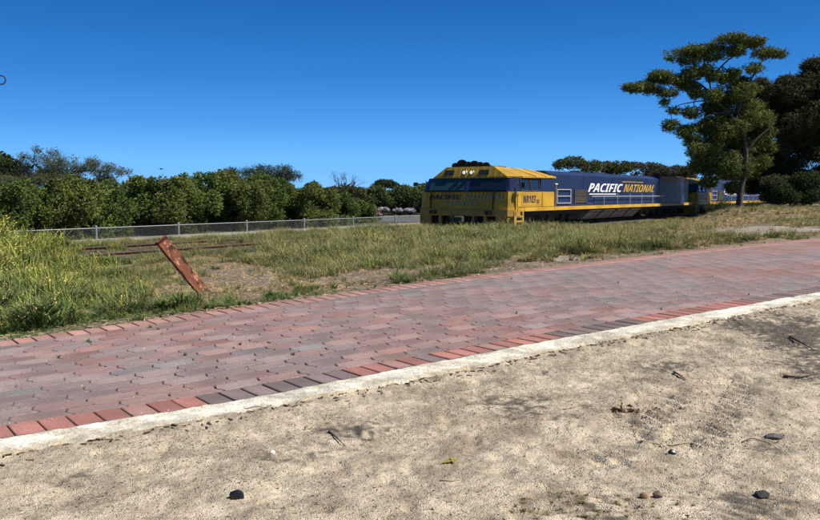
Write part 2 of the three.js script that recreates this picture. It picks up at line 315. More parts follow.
// the railway's stone bed
{
  const pt = (a, q) => [TO[0] + TD[0] * a + TD[1] * q, TO[1] + TD[1] * a - TD[0] * q];
  const g = gridGeometry(steps(-70, 260, 1), [-7.4, -6.3, -5.2, -3.25, -1.3, -.2, .9], (a, q) => { const [X, Z] = pt(a, q), c = Math.abs(q + 3.25); return [X, LOW + (c > 4 ? -.06 : c > 2.5 ? .02 : .03), Z]; });
  structure('ballast', g, new THREE.MeshStandardMaterial({ color: lin(.2, .18, .16), roughness: 1, map: rep(grainMap, .5), bumpMap: rep(grainBump, .8), bumpScale: .15 }), 'grey brown stone bed of the railway');
}
// ---------------------------------------------------------------- railway and locomotives
const trackPoint = (a, q, y) => [TO[0] + TD[0] * a + TD[1] * q, y, -(TO[1] + TD[1] * a - TD[0] * q)];
const TURN = Math.atan2(TD[1], TD[0]);
const font = await new FontLoader().loadAsync('fonts/droid/droid_sans_bold.typeface.json');
function lettering(str, x0, x1, y0, y1, slant = 0, depth = .012) {        // raised letters that fill a given width and height, in the xy plane
  const g = new TextGeometry(str, { font, size: 1, depth: 1, curveSegments: 3 }); g.computeBoundingBox(); const b = g.boundingBox;
  g.translate(-b.min.x, -b.min.y, 0); g.scale((x1 - x0 - slant) / (b.max.x - b.min.x), (y1 - y0) / (b.max.y - b.min.y), depth);
  g.applyMatrix4(new THREE.Matrix4().set(1, slant / (y1 - y0), 0, 0, 0, 1, 0, 0, 0, 0, 1, 0, 0, 0, 0, 1));
  return g.translate(x0, y0, 0);
}
const yellowPaint = std(lin(.66, .40, .035), { roughness: .5, map: rep(grimeMap, .22) });
const frontYellow = std(lin(.74, .43, .025), { roughness: .6, map: rep(grimeMap, .35) });
const dirtyYellow = std(lin(.50, .29, .06), { roughness: .7, map: rep(grimeMap, .4) });
const navyPaint = std(lin(.015, .034, .125), { roughness: .45, map: rep(grimeMap, .2) });
const navyDark = std(lin(.01, .018, .06), { roughness: .4 });
const blackSteel = std(lin(.02, .019, .018), { roughness: .75 });
const dustySteel = std(lin(.07, .06, .05), { roughness: .9, map: rep(grimeMap, .8) });
const tankGrey = std(lin(.34, .33, .31), { roughness: .8, map: rep(grimeMap, .4) });
const whitePaint = std(lin(.78, .78, .76), { roughness: .6 });
const dullWhite = std(lin(.40, .41, .43), { roughness: .7 });
const fadedWhite = std(lin(.42, .40, .33), { roughness: .8, map: rep(grimeMap, .6) });
const cabGlass = new THREE.MeshPhysicalMaterial({ color: lin(.008, .014, .03), roughness: .06, metalness: 0, specularIntensity: 1 });
const greenGlass = new THREE.MeshPhysicalMaterial({ color: lin(.02, .055, .06), roughness: .06 });
const lampGlass = new THREE.MeshStandardMaterial({ color: lin(.8, .82, .78), roughness: .15, emissive: lin(.9, .95, .85), emissiveIntensity: .5 });
const rustSteel = std(0xffffff, { roughness: .9, map: rep(rustMap, .8) });

for (const q of [-1.75, -4.75]) {                                         // two rails with head, web and foot
  const L = 300, sh = new THREE.Shape(); [[-.16, 0], [.16, 0], [.16, .03], [.04, .06], [.04, .2], [.09, .22], [.09, .28], [-.09, .28], [-.09, .22], [-.04, .2], [-.04, .06], [-.16, .03]].forEach((p, i) => i ? sh.lineTo(...p) : sh.moveTo(...p));
  const t = thing('railway_rail', q > -3 ? 'rusty steel rail of the track nearer to the brick path' : 'rusty steel rail of the track nearer to the chain fence', 'rail', trackPoint(-70, q, LOW + .04), TURN);
  mesh('rail_bar', boxUV(new THREE.ExtrudeGeometry(sh, { depth: L, bevelEnabled: false }).scale(1, .55, 1).rotateY(Math.PI / 2)), std(lin(.15, .085, .06), { roughness: .8, map: rep(grimeMap, .5) }), t);
}
{
  const g = rbox(.5, .2, 5.2, .02), m = std(lin(.16, .13, .10), { roughness: 1, map: rep(barkMap, .6) });
  for (let i = 0; i < 22; i++) { const t = mesh('railway_sleeper', g, m); t.position.set(...trackPoint(-27 + i * 1.25, -3.25, LOW - .04)); t.rotation.y = TURN; tag(t, 'weathered grey sleeper lying under the two rusty rails', 'sleeper', 'sleepers of the railway'); }
}
function locomotive(label, at, opts) {
  const t = thing('diesel_locomotive', label, 'locomotive', trackPoint(at, -3.25, -.4), TURN), H = 3.25, L = 35.2;
  // ---- cab
  const cab = mesh('cab_body', hull([[.3, 1.0, H], [0, 1.0, H - .35], [0, 1.0, -H + .35], [.3, 1.0, -H], [.42, 2.13, H], [.14, 2.13, H - .4], [.14, 2.13, -H + .4], [.42, 2.13, -H], [5.3, 1.0, H], [5.3, 1.0, -H], [5.3, 2.13, H], [5.3, 2.13, -H]]), frontYellow, t);
  mesh('side_panel', span(.55, 3.55, 1.27, 2.1, H + .002, H + .03), yellowPaint, cab);
  mesh('cab_door', span(3.66, 5.28, 1.25, 2.1, H + .002, H + .04), yellowPaint, cab);
  const np = mesh('number_panel', span(1.0, 3.35, 1.36, 2.0, H + .03, H + .045), yellowPaint, cab);
  mesh('number', [lettering('NR103', 1.1, 2.75, 1.48, 1.92, .08).translate(0, 0, H + .046)], navyDark, np);
  mesh('small_print', [lettering('III', 2.82, 3.2, 1.46, 1.66, 0).translate(0, 0, H + .046)], navyDark, np);
  mesh('nose_lettering', [lettering('PACIFIC', 0, 2.3, 0, .27, .1).rotateY(-Math.PI / 2).translate(.035, 1.68, -H + .75)], navyDark, cab);
  mesh('nose_lettering', [lettering('NATIONAL', 0, 2.7, 0, .27, .1).rotateY(-Math.PI / 2).translate(.035, 1.68, .0)], fadedWhite, cab);
  mesh('nose_lettering', [lettering('NR103', 0, 2.2, 0, .2, .05).rotateY(-Math.PI / 2).translate(0.0, 1.34, -1.3)], fadedWhite, cab);
  for (const z of [-2.35, 1.95]) mesh('handrail', bar([-.05, 1.15, z], [.06, 2.2, z], .035), blackSteel, cab);
  mesh('handrail', bar([.35, 1.0, H + .1], [.35, 2.0, H + .1], .03), yellowPaint, cab); mesh('handrail', bar([5.4, 1.25, H + .1], [5.4, 2.6, H + .1], .03), yellowPaint, cab);
  const band = mesh('window_band', hull([[.3, 2.13, H - .4], [.3, 2.13, -H + .4], [.52, 2.13, H - .02], [.52, 2.13, -H + .02], [.72, 2.95, H - .62], [.72, 2.95, -H + .62], [.95, 2.95, H - .16], [.95, 2.95, -H + .16], [5.2, 2.13, H - .05], [5.2, 2.13, -H + .05], [5.2, 2.95, H - .16], [5.2, 2.95, -H + .16]]), navyDark, t);
  mesh('sill', span(.02, .34, 2.12, 2.18, -H + .42, H - .42), blackSteel, band);
  // raked windscreens, side windows
  const pane = (z0, z1, m, k0 = .1, k1 = .9) => { const p = (k, z) => [mix(.3, .72, k), mix(2.13, 2.95, k), z], o = .03; const a = p(k0, z0), b = p(k0, z1), c = p(k1, z1), d = p(k1, z0); return mesh('windscreen', hull([a, b, c, d, ...[a, b, c, d].map(q => [q[0] - o, q[1] + .015, q[2]])]), m, band); };
  pane(-2.7, -.15, greenGlass); pane(.1, 2.6, cabGlass);
  mesh('window_post', hull([[.24, 2.17, -.13], [.24, 2.17, .08], [.66, 2.95, -.13], [.66, 2.95, .08], [.3, 2.15, -.13], [.3, 2.15, .08]]), navyPaint, band);
  for (const [a, b] of [[1.0, 2.15], [2.3, 3.4]]) {
    const f = mesh('side_window', hull([[a, 2.2, H - .07], [b, 2.2, H - .07], [b, 2.86, H - .15], [a, 2.86, H - .15], [a, 2.2, H - .03], [b, 2.2, H - .03], [b, 2.86, H - .11], [a, 2.86, H - .11]]), cabGlass, band);
    mesh('frame', [bar([a, 2.19, H - .02], [b, 2.19, H - .02], .035), bar([a, 2.87, H - .1], [b, 2.87, H - .1], .035), bar([a, 2.19, H - .02], [a, 2.87, H - .1], .035), bar([b, 2.19, H - .02], [b, 2.87, H - .1], .035)], dustySteel, f);
  }
  for (const z of [-1.2, 1.1]) mesh('wiper', bar([.22, 2.2, z], [.45, 2.72, z + .6], .015, 5), blackSteel, band);
  mesh('mirror', [bar([.6, 2.5, H - .1], [.45, 2.5, H + .35], .02, 6), box(.1, .3, .22, .45, 2.5, H + .4)], blackSteel, band);
  mesh('mirror', [bar([.7, 2.6, -H + .1], [.5, 2.62, -H - .5], .02, 6), box(.1, .22, .3, .5, 2.6, -H - .55)], blackSteel, band);
  mesh('rear_cab_wall', span(3.6, 5.25, 2.13, 2.94, H - .12, H - .05), navyPaint, band);
  // ---- roof
  const roof = mesh('cab_roof', hull([[.62, 2.93, H - .75], [.62, 2.93, -H + .75], [1.15, 2.93, H + .0], [1.5, 2.93, -H + .1], [.62, 3.02, H - .75], [.62, 3.02, -H + .75], [1.15, 3.02, H + .0], [1.5, 3.02, -H + .1], [.84, 3.62, 1.5], [.84, 3.62, -1.75], [4.9, 3.5, 1.9], [4.9, 3.5, -1.9], [5.6, 2.98, H + .02], [5.6, 2.98, -H - .02], [5.6, 3.05, H + .02], [5.6, 3.05, -H - .02], [5.5, 3.34, 1.9], [5.5, 3.34, -1.9]]), yellowPaint, t);
  const slant = (z, k, o = 0) => [mix(.62, .84, k) - o * .94, mix(3.02, 3.62, k) + o * .34, z];   // on the sloping forehead
  for (const z of [-.38, .12]) {
    const p = slant(z, .42, .02), h = mesh('headlight', new THREE.CylinderGeometry(.11, .13, .14, 16).rotateZ(Math.PI / 2).translate(p[0] - .02, p[1], p[2]), lampGlass, roof);
    mesh('bezel', new THREE.TorusGeometry(.14, .03, 8, 18).rotateY(Math.PI / 2).translate(p[0] - .08, p[1], p[2]), blackSteel, h);
  }
  for (const z of [-1.45, .95]) { const a = slant(z - .33, .22), b = slant(z + .33, .62); mesh('number_box', hull([[a[0], a[1], a[2]], [a[0], a[1], b[2]], [b[0], b[1], a[2]], [b[0], b[1], b[2]], [a[0] - .07, a[1] + .03, a[2]], [a[0] - .07, a[1] + .03, b[2]], [b[0] - .07, b[1] + .03, a[2]], [b[0] - .07, b[1] + .03, b[2]]]), blackSteel, roof); }
  mesh('roof_seam', [bar([2.6, 3.58, 1.66], [2.75, 3.05, H + .03], .025, 6), bar([4.0, 3.55, 1.78], [4.2, 3.05, H + .03], .025, 6)], dirtyYellow, roof);
  const horn = new THREE.LatheGeometry([[.04, 0], [.05, .2], [.08, .38], [.15, .5], [.23, .56], [.22, .57], [.1, .5], [0.001, .42]].map(p => new THREE.Vector2(...p)), 14).rotateZ(Math.PI / 2);
  for (const [z, y, s] of [[-1.3, 3.70, 1.1], [-.75, 3.82, 1.4], [-.4, 3.74, 1.2], [.05, 3.78, 1.2], [.4, 3.72, 1.1], [.8, 3.70, 1.05]]) { const h = mesh('horn', [horn.clone().scale(s, s * .75, s * 1.15).translate(1.75, y, z), bar([1.7, 3.5, z], [1.7, y, z], .05, 6)], blackSteel, t); }
  mesh('roof_cooler', [rbox(1.4, .22, 2.0, .06, 3.2, 3.6, -.3)], dustySteel, roof);
  // ---- front end
  const beam = mesh('buffer_beam', hull([[-.12, .72, H - .3], [-.12, .72, -H + .3], [.2, .72, H], [.2, .72, -H], [-.12, 1.1, H - .3], [-.12, 1.1, -H + .3], [.2, 1.1, H], [.2, 1.1, -H], [.9, .72, H], [.9, .72, -H], [.9, 1.1, H], [.9, 1.1, -H]]), dirtyYellow, t);
  for (const z of [-2.1, 1.75]) { const l = mesh('marker_light', rbox(.14, .2, .5, .03, -.14, .92, z), blackSteel, beam); mesh('lens', new THREE.CylinderGeometry(.06, .06, .04, 12).rotateZ(Math.PI / 2).translate(-.22, .92, z + .1), std(lin(.3, .05, .03), { roughness: .3 }), l); }
  const pilot = mesh('pilot', [[-2.95, -2.3], [-1.75, -1.55], [-.95, -.75], [.55, .75], [1.35, 1.55], [2.15, 2.75]].map(([a, b]) => span(-.05, .12, .16, .74, a, b)).concat([span(-.08, .1, .05, .2, -2.9, 2.9)]), dirtyYellow, t);
  mesh('pilot_backing', span(.3, .42, .1, .74, -2.9, 2.9), blackSteel, pilot);
  mesh('coupler', [rbox(.7, .32, .42, .08, -.3, .52, 0), rbox(.3, .4, .62, .1, -.62, .52, .02), bar([-.1, .66, -1.0], [-.25, .2, -.6], .05), bar([-.1, .66, 1.0], [-.25, .2, .7], .05), bar([-.1, .7, .4], [-.2, .15, .45], .05)], dustySteel, t);
  for (const s of [1, -1]) {                                              // step columns at the corners
    const st = mesh('corner_steps', span(.16, .3, .08, 1.0, s > 0 ? H - .75 : -H, s > 0 ? H : -H + .75), dirtyYellow, t);
    for (const [a, b] of [[.302, .42], [1.15, 1.32]]) mesh('step_side', span(a, b, .05, .998, s > 0 ? H - .08 : -H, s > 0 ? H : -H + .08), dirtyYellow, st);
    for (const y of [.1, .38, .66]) mesh('step', span(.3, 1.2, y, y + .1, s > 0 ? H - .6 : -H + .02, s > 0 ? H - .02 : -H + .6), dirtyYellow, st);
    mesh('step_well', span(.31, 1.14, .2, .98, s > 0 ? H - .64 : -H + .6, s > 0 ? H - .6 : -H + .64), blackSteel, st);
  }
  // ---- sill, hood
  for (const z of [H - .25, -H - .02]) mesh('side_sill', span(1.4, L - .2, 1.0, 1.22, z, z + .27), yellowPaint, t);
  mesh('deck', span(5.3, L - .2, 1.0, 1.22, -H + .24, H - .24), blackSteel, t);
  const K = 3.0;
  const hood = mesh('hood', hull([[5.32, 1.24, K], [5.32, 1.24, -K], [L - .6, 1.24, K], [L - .6, 1.24, -K], [5.32, 3.22, K], [5.32, 3.22, -K], [L - .6, 3.22, K], [L - .6, 3.22, -K], [5.32, 3.46, K - .5], [5.32, 3.46, -K + .5], [L - .6, 3.46, K - .5], [L - .6, 3.46, -K + .5]]), navyPaint, t);
  for (let x = 12.3; x < 33; x += 2.65) mesh('body_panel', span(x, x + 2.6, 1.32, 2.05, K + .002, K + .03), navyPaint, hood);
  for (let x = 10.4; x < 30; x += 5.3) mesh('upper_panel', span(x, x + 5.2, 2.1, 3.16, K + .002, K + .016), navyPaint, hood);
  mesh('ladder_frame', [span(6.15, 6.22, 1.45, 2.26, K + .03, K + .1), span(8.2, 8.27, 1.45, 2.26, K + .03, K + .1), span(6.15, 8.27, 2.262, 2.31, K + .03, K + .1), span(6.23, 8.19, 1.84, 1.89, K + .03, K + .1), span(6.15, 8.27, 1.4, 1.448, K + .03, K + .1)], dullWhite, hood);
  mesh('lamp', rbox(.35, .07, .08, .02, 6.1, 2.62, K + .04), whitePaint, hood);
  const gr = mesh('grille', span(9.05, 10.9, 1.4, 2.2, K + .003, K + .03), blackSteel, hood);
  mesh('grille_frame', [span(8.95, 9.05, 1.35, 2.28, K + .003, K + .06), span(10.9, 11.0, 1.35, 2.28, K + .003, K + .06), span(9.05, 10.9, 2.2, 2.28, K + .003, K + .06)], dustySteel, gr);
  for (let y = 1.46; y < 2.15; y += .13) mesh('louvre', hull([[9.06, y, K + .03], [10.89, y, K + .03], [9.06, y + .06, K + .03], [10.89, y + .06, K + .03], [9.06, y - .02, K + .06], [10.89, y - .02, K + .06]]), dustySteel, gr);
  const o = opts.logo;
  const logo = (s, a, b, m) => mesh('logo_lettering', [lettering(s, a, b, 2.14, 2.74, .5).translate(0, 0, K + .02)], m, hood);
  logo('PACIFIC', o, o + 6.6, whitePaint); logo('NATIONAL', o + 6.7, o + 14.0, yellowPaint);
  mesh('logo_stripe', [span(o + .2, o + 5.2, 1.96, 2.03, K + .032, K + .04)], whitePaint, hood);
  mesh('logo_stripe', [span(o + 6.4, o + 11, 2.88, 2.94, K + .02, K + .03)], yellowPaint, hood);
  if (opts.tail) mesh('yellow_end_panel', span(opts.tail[0], opts.tail[1], 2.0, 2.9, K + .018, K + .04), yellowPaint, hood);
  const rail = mesh('handrail', [bar([11.4, 1.83, H - .02], [27.5, 1.83, H - .02], .025)], dullWhite, t);
  for (let x = 13.6; x < 28; x += 2.6) mesh('stanchion', bar([x, 1.24, H - .02], [x, 2.06, H - .02], .022), dullWhite, rail);
  mesh('exhaust_stack', [rbox(2.2, .24, 1.6, .05, 19, 3.54, 0)], blackSteel, hood);
  const rad = mesh('radiator', [hull([[26, 3.0, K], [26, 3.0, -K], [34, 3.0, K], [34, 3.0, -K], [26.4, 3.5, K + .12], [26.4, 3.5, -K - .12], [33.6, 3.5, K + .12], [33.6, 3.5, -K - .12]])], navyPaint, hood);
  for (let x = 27.2; x < 33.4; x += 1.1) mesh('fan_grille', new THREE.CylinderGeometry(.45, .45, .06, 12).translate(x, 3.53, 0), blackSteel, rad);
  // ---- under the deck
  mesh('underframe', span(1.5, L - 1, .72, .96, -H + .4, H - .4), blackSteel, t);
  const tank = mesh('fuel_tank', hull([[11.8, .25, 2.3], [11.8, .9, 3.0], [22, .25, 2.3], [22, .9, 3.0], [11.8, .25, -2.3], [11.8, .9, -3.0], [22, .25, -2.3], [22, .9, -3.0]]), tankGrey, t);
  for (const x of [14, 16.6, 19.4]) mesh('tank_strap', hull([[x, .26, 2.34], [x + .25, .26, 2.34], [x, .9, 3.05], [x + .25, .9, 3.05], [x, .26, 2.2], [x + .25, .26, 2.2], [x, .9, 2.9], [x + .25, .9, 2.9]]), dustySteel, tank);
  for (const x0 of [2.0, 23.6]) {
    const b = mesh('bogie', [rbox(9.2, .26, .3, .06, x0 + 4.6, .62, 2.2), rbox(9.2, .26, .3, .06, x0 + 4.6, .62, -2.2), box(.5, .3, 4.2, x0 + 2.9, .55, 0), box(.5, .3, 4.2, x0 + 6.3, .55, 0), ...[1.4, 4.6, 7.8].map(k => rbox(.9, .4, .34, .06, x0 + k, .52, 2.34)), ...[2.9, 6.3].map(k => new THREE.CylinderGeometry(.16, .16, .42, 10).translate(x0 + k, .5, 2.45))], dustySteel, t);
    for (const k of [1.4, 4.6, 7.8]) { const w = mesh('wheelset', [new THREE.CylinderGeometry(.46, .46, .2, 24).rotateX(Math.PI / 2).translate(x0 + k, .46 + .12, 1.55), new THREE.CylinderGeometry(.46, .46, .2, 24).rotateX(Math.PI / 2).translate(x0 + k, .46 + .12, -1.55), new THREE.CylinderGeometry(.09, .09, 3.2, 10).rotateX(Math.PI / 2).translate(x0 + k, .58, 0)], dustySteel, b); }
  }
  return t;
}
locomotive('leading yellow and navy locomotive with NR103 on its yellow cab side', 0, { logo: 11.2 });
locomotive('second navy locomotive, half hidden behind the gum tree trunk', 36.2, { logo: 11.2 });
// ---------------------------------------------------------------- plants
const leafMat = (r, g, b, o = {}) => new THREE.MeshPhysicalMaterial({ color: lin(r, g, b), roughness: .75, transmission: .3, thickness: 0, side: THREE.DoubleSide, specularIntensity: .3, ...o });
function sprig(n, len, wid, spread, droop, seed) {                      // a little spray of leaves
  const r = rng(seed), pos = [];
  for (let i = 0; i < n; i++) {
    const a = r() * 6.283, e = (r() - .35) * 1.6 - droop, p = new THREE.Vector3((r() - .5) * spread, (r() - .5) * spread * .8, (r() - .5) * spread);
    const d = new THREE.Vector3(Math.cos(a) * Math.cos(e), Math.sin(e), Math.sin(a) * Math.cos(e)), s = new THREE.Vector3(r() - .5, r() - .5, r() - .5).cross(d).normalize(), up = new THREE.Vector3().crossVectors(d, s);
    const L = len * (.7 + .6 * r()), W = wid * (.7 + .6 * r());
    const q = [p, p.clone().addScaledVector(d, L * .5).addScaledVector(s, W / 2).addScaledVector(up, W * .18), p.clone().addScaledVector(d, L).addScaledVector(up, -W * .2), p.clone().addScaledVector(d, L * .5).addScaledVector(s, -W / 2).addScaledVector(up, W * .18)];
    for (const k of [0, 1, 2, 0, 2, 3]) pos.push(q[k].x, q[k].y, q[k].z);
  }
  const g = new THREE.BufferGeometry(); g.setAttribute('position', new THREE.Float32BufferAttribute(pos, 3)); g.computeVertexNormals(); return g;
}
function scatter(name, g, m, places, parent, tints, seed) {              // places: [x, y, z, size]
  const r = rng(seed), o = new THREE.InstancedMesh(g, m, places.length), M = new THREE.Matrix4(), Q = new THREE.Quaternion(), E = new THREE.Euler(), c = new THREE.Color();
  places.forEach(([x, y, z, s, flat], i) => {
    flat ? E.set((r() - .5) * .3, r() * 6.283, (r() - .5) * .3) : E.set((r() - .5) * 1.2, r() * 6.283, (r() - .5) * 1.2);
    M.compose(new THREE.Vector3(x, y, z), Q.setFromEuler(E), new THREE.Vector3(s, s * (flat ? .75 + .5 * r() : 1), s)); o.setMatrixAt(i, M);
    const t = tints[Math.floor(r() * tints.length)], k = .75 + .5 * r(); o.setColorAt(i, c.setRGB(t[0] * k, t[1] * k, t[2] * k));
  });
  o.name = name; o.userData.kind = 'stuff'; o.castShadow = o.receiveShadow = true; (parent ?? scene).add(o); return o;
}
function inClump(c, R, n, r, out, size, hollow = .5) {
  for (let i = 0; i < n; i++) {
    let x, y, z, l; do { x = r() * 2 - 1; y = r() * 2 - 1; z = r() * 2 - 1; l = Math.hypot(x, y, z); } while (l > 1 || l < .05);
    const k = Math.pow(l, hollow) / l * (1 + .22 * (r() - .5));
    out.push([c.x + x * k * R[0], c.y + y * k * R[1], c.z + z * k * R[2], size * (.7 + .6 * r())]);
  }
}
const gumBark = std(lin(.17, .14, .115), { roughness: .95, map: rep(barkMap, 1, 1), bumpMap: barkMap, bumpScale: .03 });
const darkBark = std(lin(.10, .08, .065), { roughness: 1, map: barkMap, bumpMap: barkMap, bumpScale: .03 });
const paleBark = std(lin(.52, .48, .43), { roughness: .95 });
const gumLeaf = leafMat(.115, .145, .042), dullLeaf = leafMat(.075, .085, .035), hedgeLeaf = leafMat(.11, .16, .042), greyLeaf = leafMat(.12, .13, .075), farLeaf = leafMat(.09, .105, .035);
const gumSprig = sprig(12, .30, .07, .42, .45, 5), roundSprig = sprig(12, .19, .10, .40, 0, 7), finSprig = sprig(10, .3, .05, .55, .1, 9);
const T1 = [[1, 1, 1], [1.15, 1.1, .9], [.8, .9, .85], [1.25, 1.2, .8]];

// a tree from clumps seen in the photograph: [px, py, rx, ry, depth offset], limbs as chains of such points
function tree(name, label, cat, Z, base, clumps, limbs, o) {
  const r = rng(o.seed), b = V(base[0], landH(base[0], base[1]), base[1]), t = thing(name, label, cat, [b.x, b.y, b.z], 0, o.group);
  const loc = (px, py, dz = 0) => atDepth(px, py, Z + dz).sub(b), k = PXM(Z);
  const gs = [], places = [];
  for (const [pts, r0, r1] of limbs) gs.push(limb(pts.map((p, i) => i === 0 && p === 'base' ? new THREE.Vector3(0, -.1, 0) : loc(...p)), r0, r1, 8, 5, .12, r));
  const tips = [];
  for (const [px, py, rx, ry, dz = 0, dens = 1] of clumps) {
    const c = loc(px, py, dz), R = [rx * k, ry * k, rx * k * (o.deep ?? 1)];
    const n = Math.ceil(3.6 * o.per * dens / (o.size * o.size * .5 + .35) * (rx * ry) * k * k + 14);
    const subs = Math.max(1, Math.round(rx * ry / 45));
    for (let i = 0; i < subs; i++) {                                      // smaller bunches inside each mass
      const f = subs > 1 ? 1 : 0, a = r() * 6.283, e = Math.acos(2 * r() - 1), w = .78 * Math.cbrt(r()) * f;
      const cc = new THREE.Vector3(c.x + R[0] * w * Math.sin(e) * Math.cos(a), c.y + R[1] * w * Math.cos(e), c.z + R[2] * w * Math.sin(e) * Math.sin(a)), q = subs > 1 ? .42 + .22 * r() : 1;
      inClump(cc, [Math.max(R[0] * q, .25), Math.max(R[1] * q, .2), Math.max(R[2] * q, .25)], Math.ceil(n / subs), r, places, o.size, .55);
      tips.push(cc);
    }
  }
  if (limbs.length && o.twigs !== 0) {                                   // twigs from the limbs out to the bunches
    const ends = []; for (const [pts] of limbs) pts.forEach((p, i) => { if (p !== 'base' && i > 0) ends.push(loc(...p)); });
    for (const c of tips) { let best = ends[0]; for (const e of ends) if (e.distanceTo(c) < best.distanceTo(c)) best = e; const m = best.clone().lerp(c, .5); m.y -= .15; m.x += (r() - .5) * .3; gs.push(limb([best, m, c], o.twig ?? .045, .012, 5, 3)); }
  }
  if (gs.length) mesh('trunk', gs, o.bark, t);
  scatter('crown', o.sprig, o.leaf, places, t, o.tints ?? T1, o.seed + 1);
  return t;
}
// the tall gum by the railway
tree('gum_tree', 'tall gum tree with open crown leaning over the navy locomotive', 'tree', 66, [(738 - 410) * PXM(66), 66], [
  [683, 52, 20, 8], [700, 46, 16, 7], [727, 43, 20, 7], [752, 42, 17, 7], [769, 50, 13, 7], [754, 68, 9, 4], [780, 54, 5, 3], [712, 55, 12, 5], [740, 52, 14, 5], [690, 60, 10, 4],
  [637, 84, 15, 7], [655, 77, 18, 8], [675, 80, 14, 8], [628, 87, 6, 3], [692, 74, 10, 6], [716, 76, 11, 5], [665, 102, 4, 2], [674, 110, 5, 2.5], [671, 125, 8, 5], [688, 87, 12, 6], [650, 88, 12, 4],
  [735, 96, 24, 12, 1], [702, 96, 13, 8], [692, 112, 9, 5], [688, 135, 13, 9], [700, 148, 17, 11], [722, 130, 26, 16, 1, 1.2], [715, 164, 20, 12, 0, 1.3], [712, 181, 12, 8, 0, 1.3], [745, 116, 24, 14, 1, 1.2], [742, 145, 20, 12, 2, 1.2], [768, 128, 20, 14, 2, 1.2], [730, 183, 14, 8, 3, 1.2], [716, 108, 14, 10, 1], [705, 125, 14, 9, 1], [728, 74, 12, 6], [740, 82, 16, 8, 1], [668, 92, 10, 4], [703, 70, 12, 5], [735, 165, 20, 12, 1, 1.3], [752, 165, 16, 12, 3, 1.3], [706, 168, 16, 10, 1, 1.2], [722, 150, 22, 12, 3, 1.2], [756, 150, 18, 12, 3, 1.3]
], [
  [['base', [741, 190], [745, 172], [746, 155], [743, 130], [738, 112]], .3, .14], [[[743, 130], [728, 112], [714, 98], [709, 80], [704, 60], [700, 48]], .12, .04], [[[714, 98], [700, 84], [680, 80], [655, 80]], .11, .03], [[[709, 82], [722, 66], [736, 54], [752, 44]], .1, .03], [[[738, 112], [745, 90], [756, 72], [766, 54]], .14, .03], [[[709, 78], [694, 64], [684, 54]], .08, .03], [[[745, 160], [730, 150], [712, 150], [698, 146]], .14, .04], [[[742, 180], [728, 176], [714, 170]], .12, .04], [[[746, 152], [758, 138], [770, 128]], .16, .05], [[[728, 112], [708, 116], [690, 134]], .08, .03], [[[714, 100], [694, 102], [674, 108], [671, 122]], .06, .02]
], { seed: 501, per: 46, size: 1, sprig: gumSprig, leaf: gumLeaf, bark: gumBark, tints: [[1, 1, 1], [1.3, 1.2, .85], [.7, .8, .8], [1.5, 1.35, .8]] });
tree('spreading_tree', 'broad dark tree standing just behind and right of the tall gum', 'tree', 72, [(776 - 410) * PXM(72), 72], [
  [773, 98, 24, 14], [799, 86, 22, 13], [816, 66, 10, 8], [818, 92, 24, 18], [780, 124, 26, 16], [808, 118, 28, 20], [785, 146, 20, 9], [812, 150, 18, 14], [836, 120, 26, 34], [752, 104, 16, 10], [764, 142, 14, 9], [835, 165, 20, 22], [800, 176, 16, 8], [758, 176, 10, 6, 0, .6], [850, 90, 20, 24], [790, 108, 26, 14, 2, 1.2], [768, 114, 22, 12, 2], [820, 132, 20, 16, 1, 1.2], [800, 142, 18, 10, 1, 1.1], [776, 160, 12, 7, 0, .8], [822, 172, 14, 10], [813, 66, 9, 7], [820, 60, 10, 8], [802, 76, 12, 8], [788, 84, 12, 7], [752, 108, 18, 12, 0, 1.2], [750, 128, 16, 12, 0, 1.2], [754, 147, 15, 10, 0, 1.2], [762, 88, 12, 8], [738, 140, 14, 10, 0, 1.2], [760, 165, 16, 12, 2], [790, 166, 20, 12, 1], [815, 180, 20, 12], [748, 186, 12, 8, 2], [778, 186, 18, 9, -2], [800, 190, 18, 8, -2]
], [
  [['base', [776, 190], [772, 180], [760, 168], [752, 158], [748, 140]], .4, .14], [[[772, 182], [786, 160], [796, 140], [800, 110], [800, 90]], .3, .07], [[[790, 152], [808, 140], [822, 110]], .2, .06], [[[786, 160], [780, 130], [774, 104]], .16, .05]
], { seed: 521, per: 70, size: 1.0, sprig: gumSprig, leaf: dullLeaf, bark: darkBark, tints: [[1, 1, 1], [.8, .85, .9], [1.2, 1.1, .8], [.65, .7, .7]] });
const bushAt = (name, label, Z, clumps, o) => tree(name, label, o.cat ?? 'shrub', Z, [(clumps[0][0] - 410) * PXM(Z), Z + (o.back ?? 0)], clumps, o.limbs ?? [], o);
bushAt('dark_shrub', 'low dark shrub under the spreading tree at the right', 69, [[792, 194, 22, 11], [812, 188, 20, 14], [774, 198, 12, 8], [834, 190, 16, 14]], { seed: 541, per: 75, size: .9, sprig: roundSprig, leaf: leafMat(.045, .07, .022), bark: darkBark });
bushAt('dark_shrub', 'scruffy shrub at the foot of the tall gum tree', 65, [[724, 204, 7, 3], [712, 207, 5, 2.5], [754, 205, 5, 2.5]], { seed: 543, per: 50, size: .7, sprig: finSprig, leaf: dullLeaf, bark: darkBark });

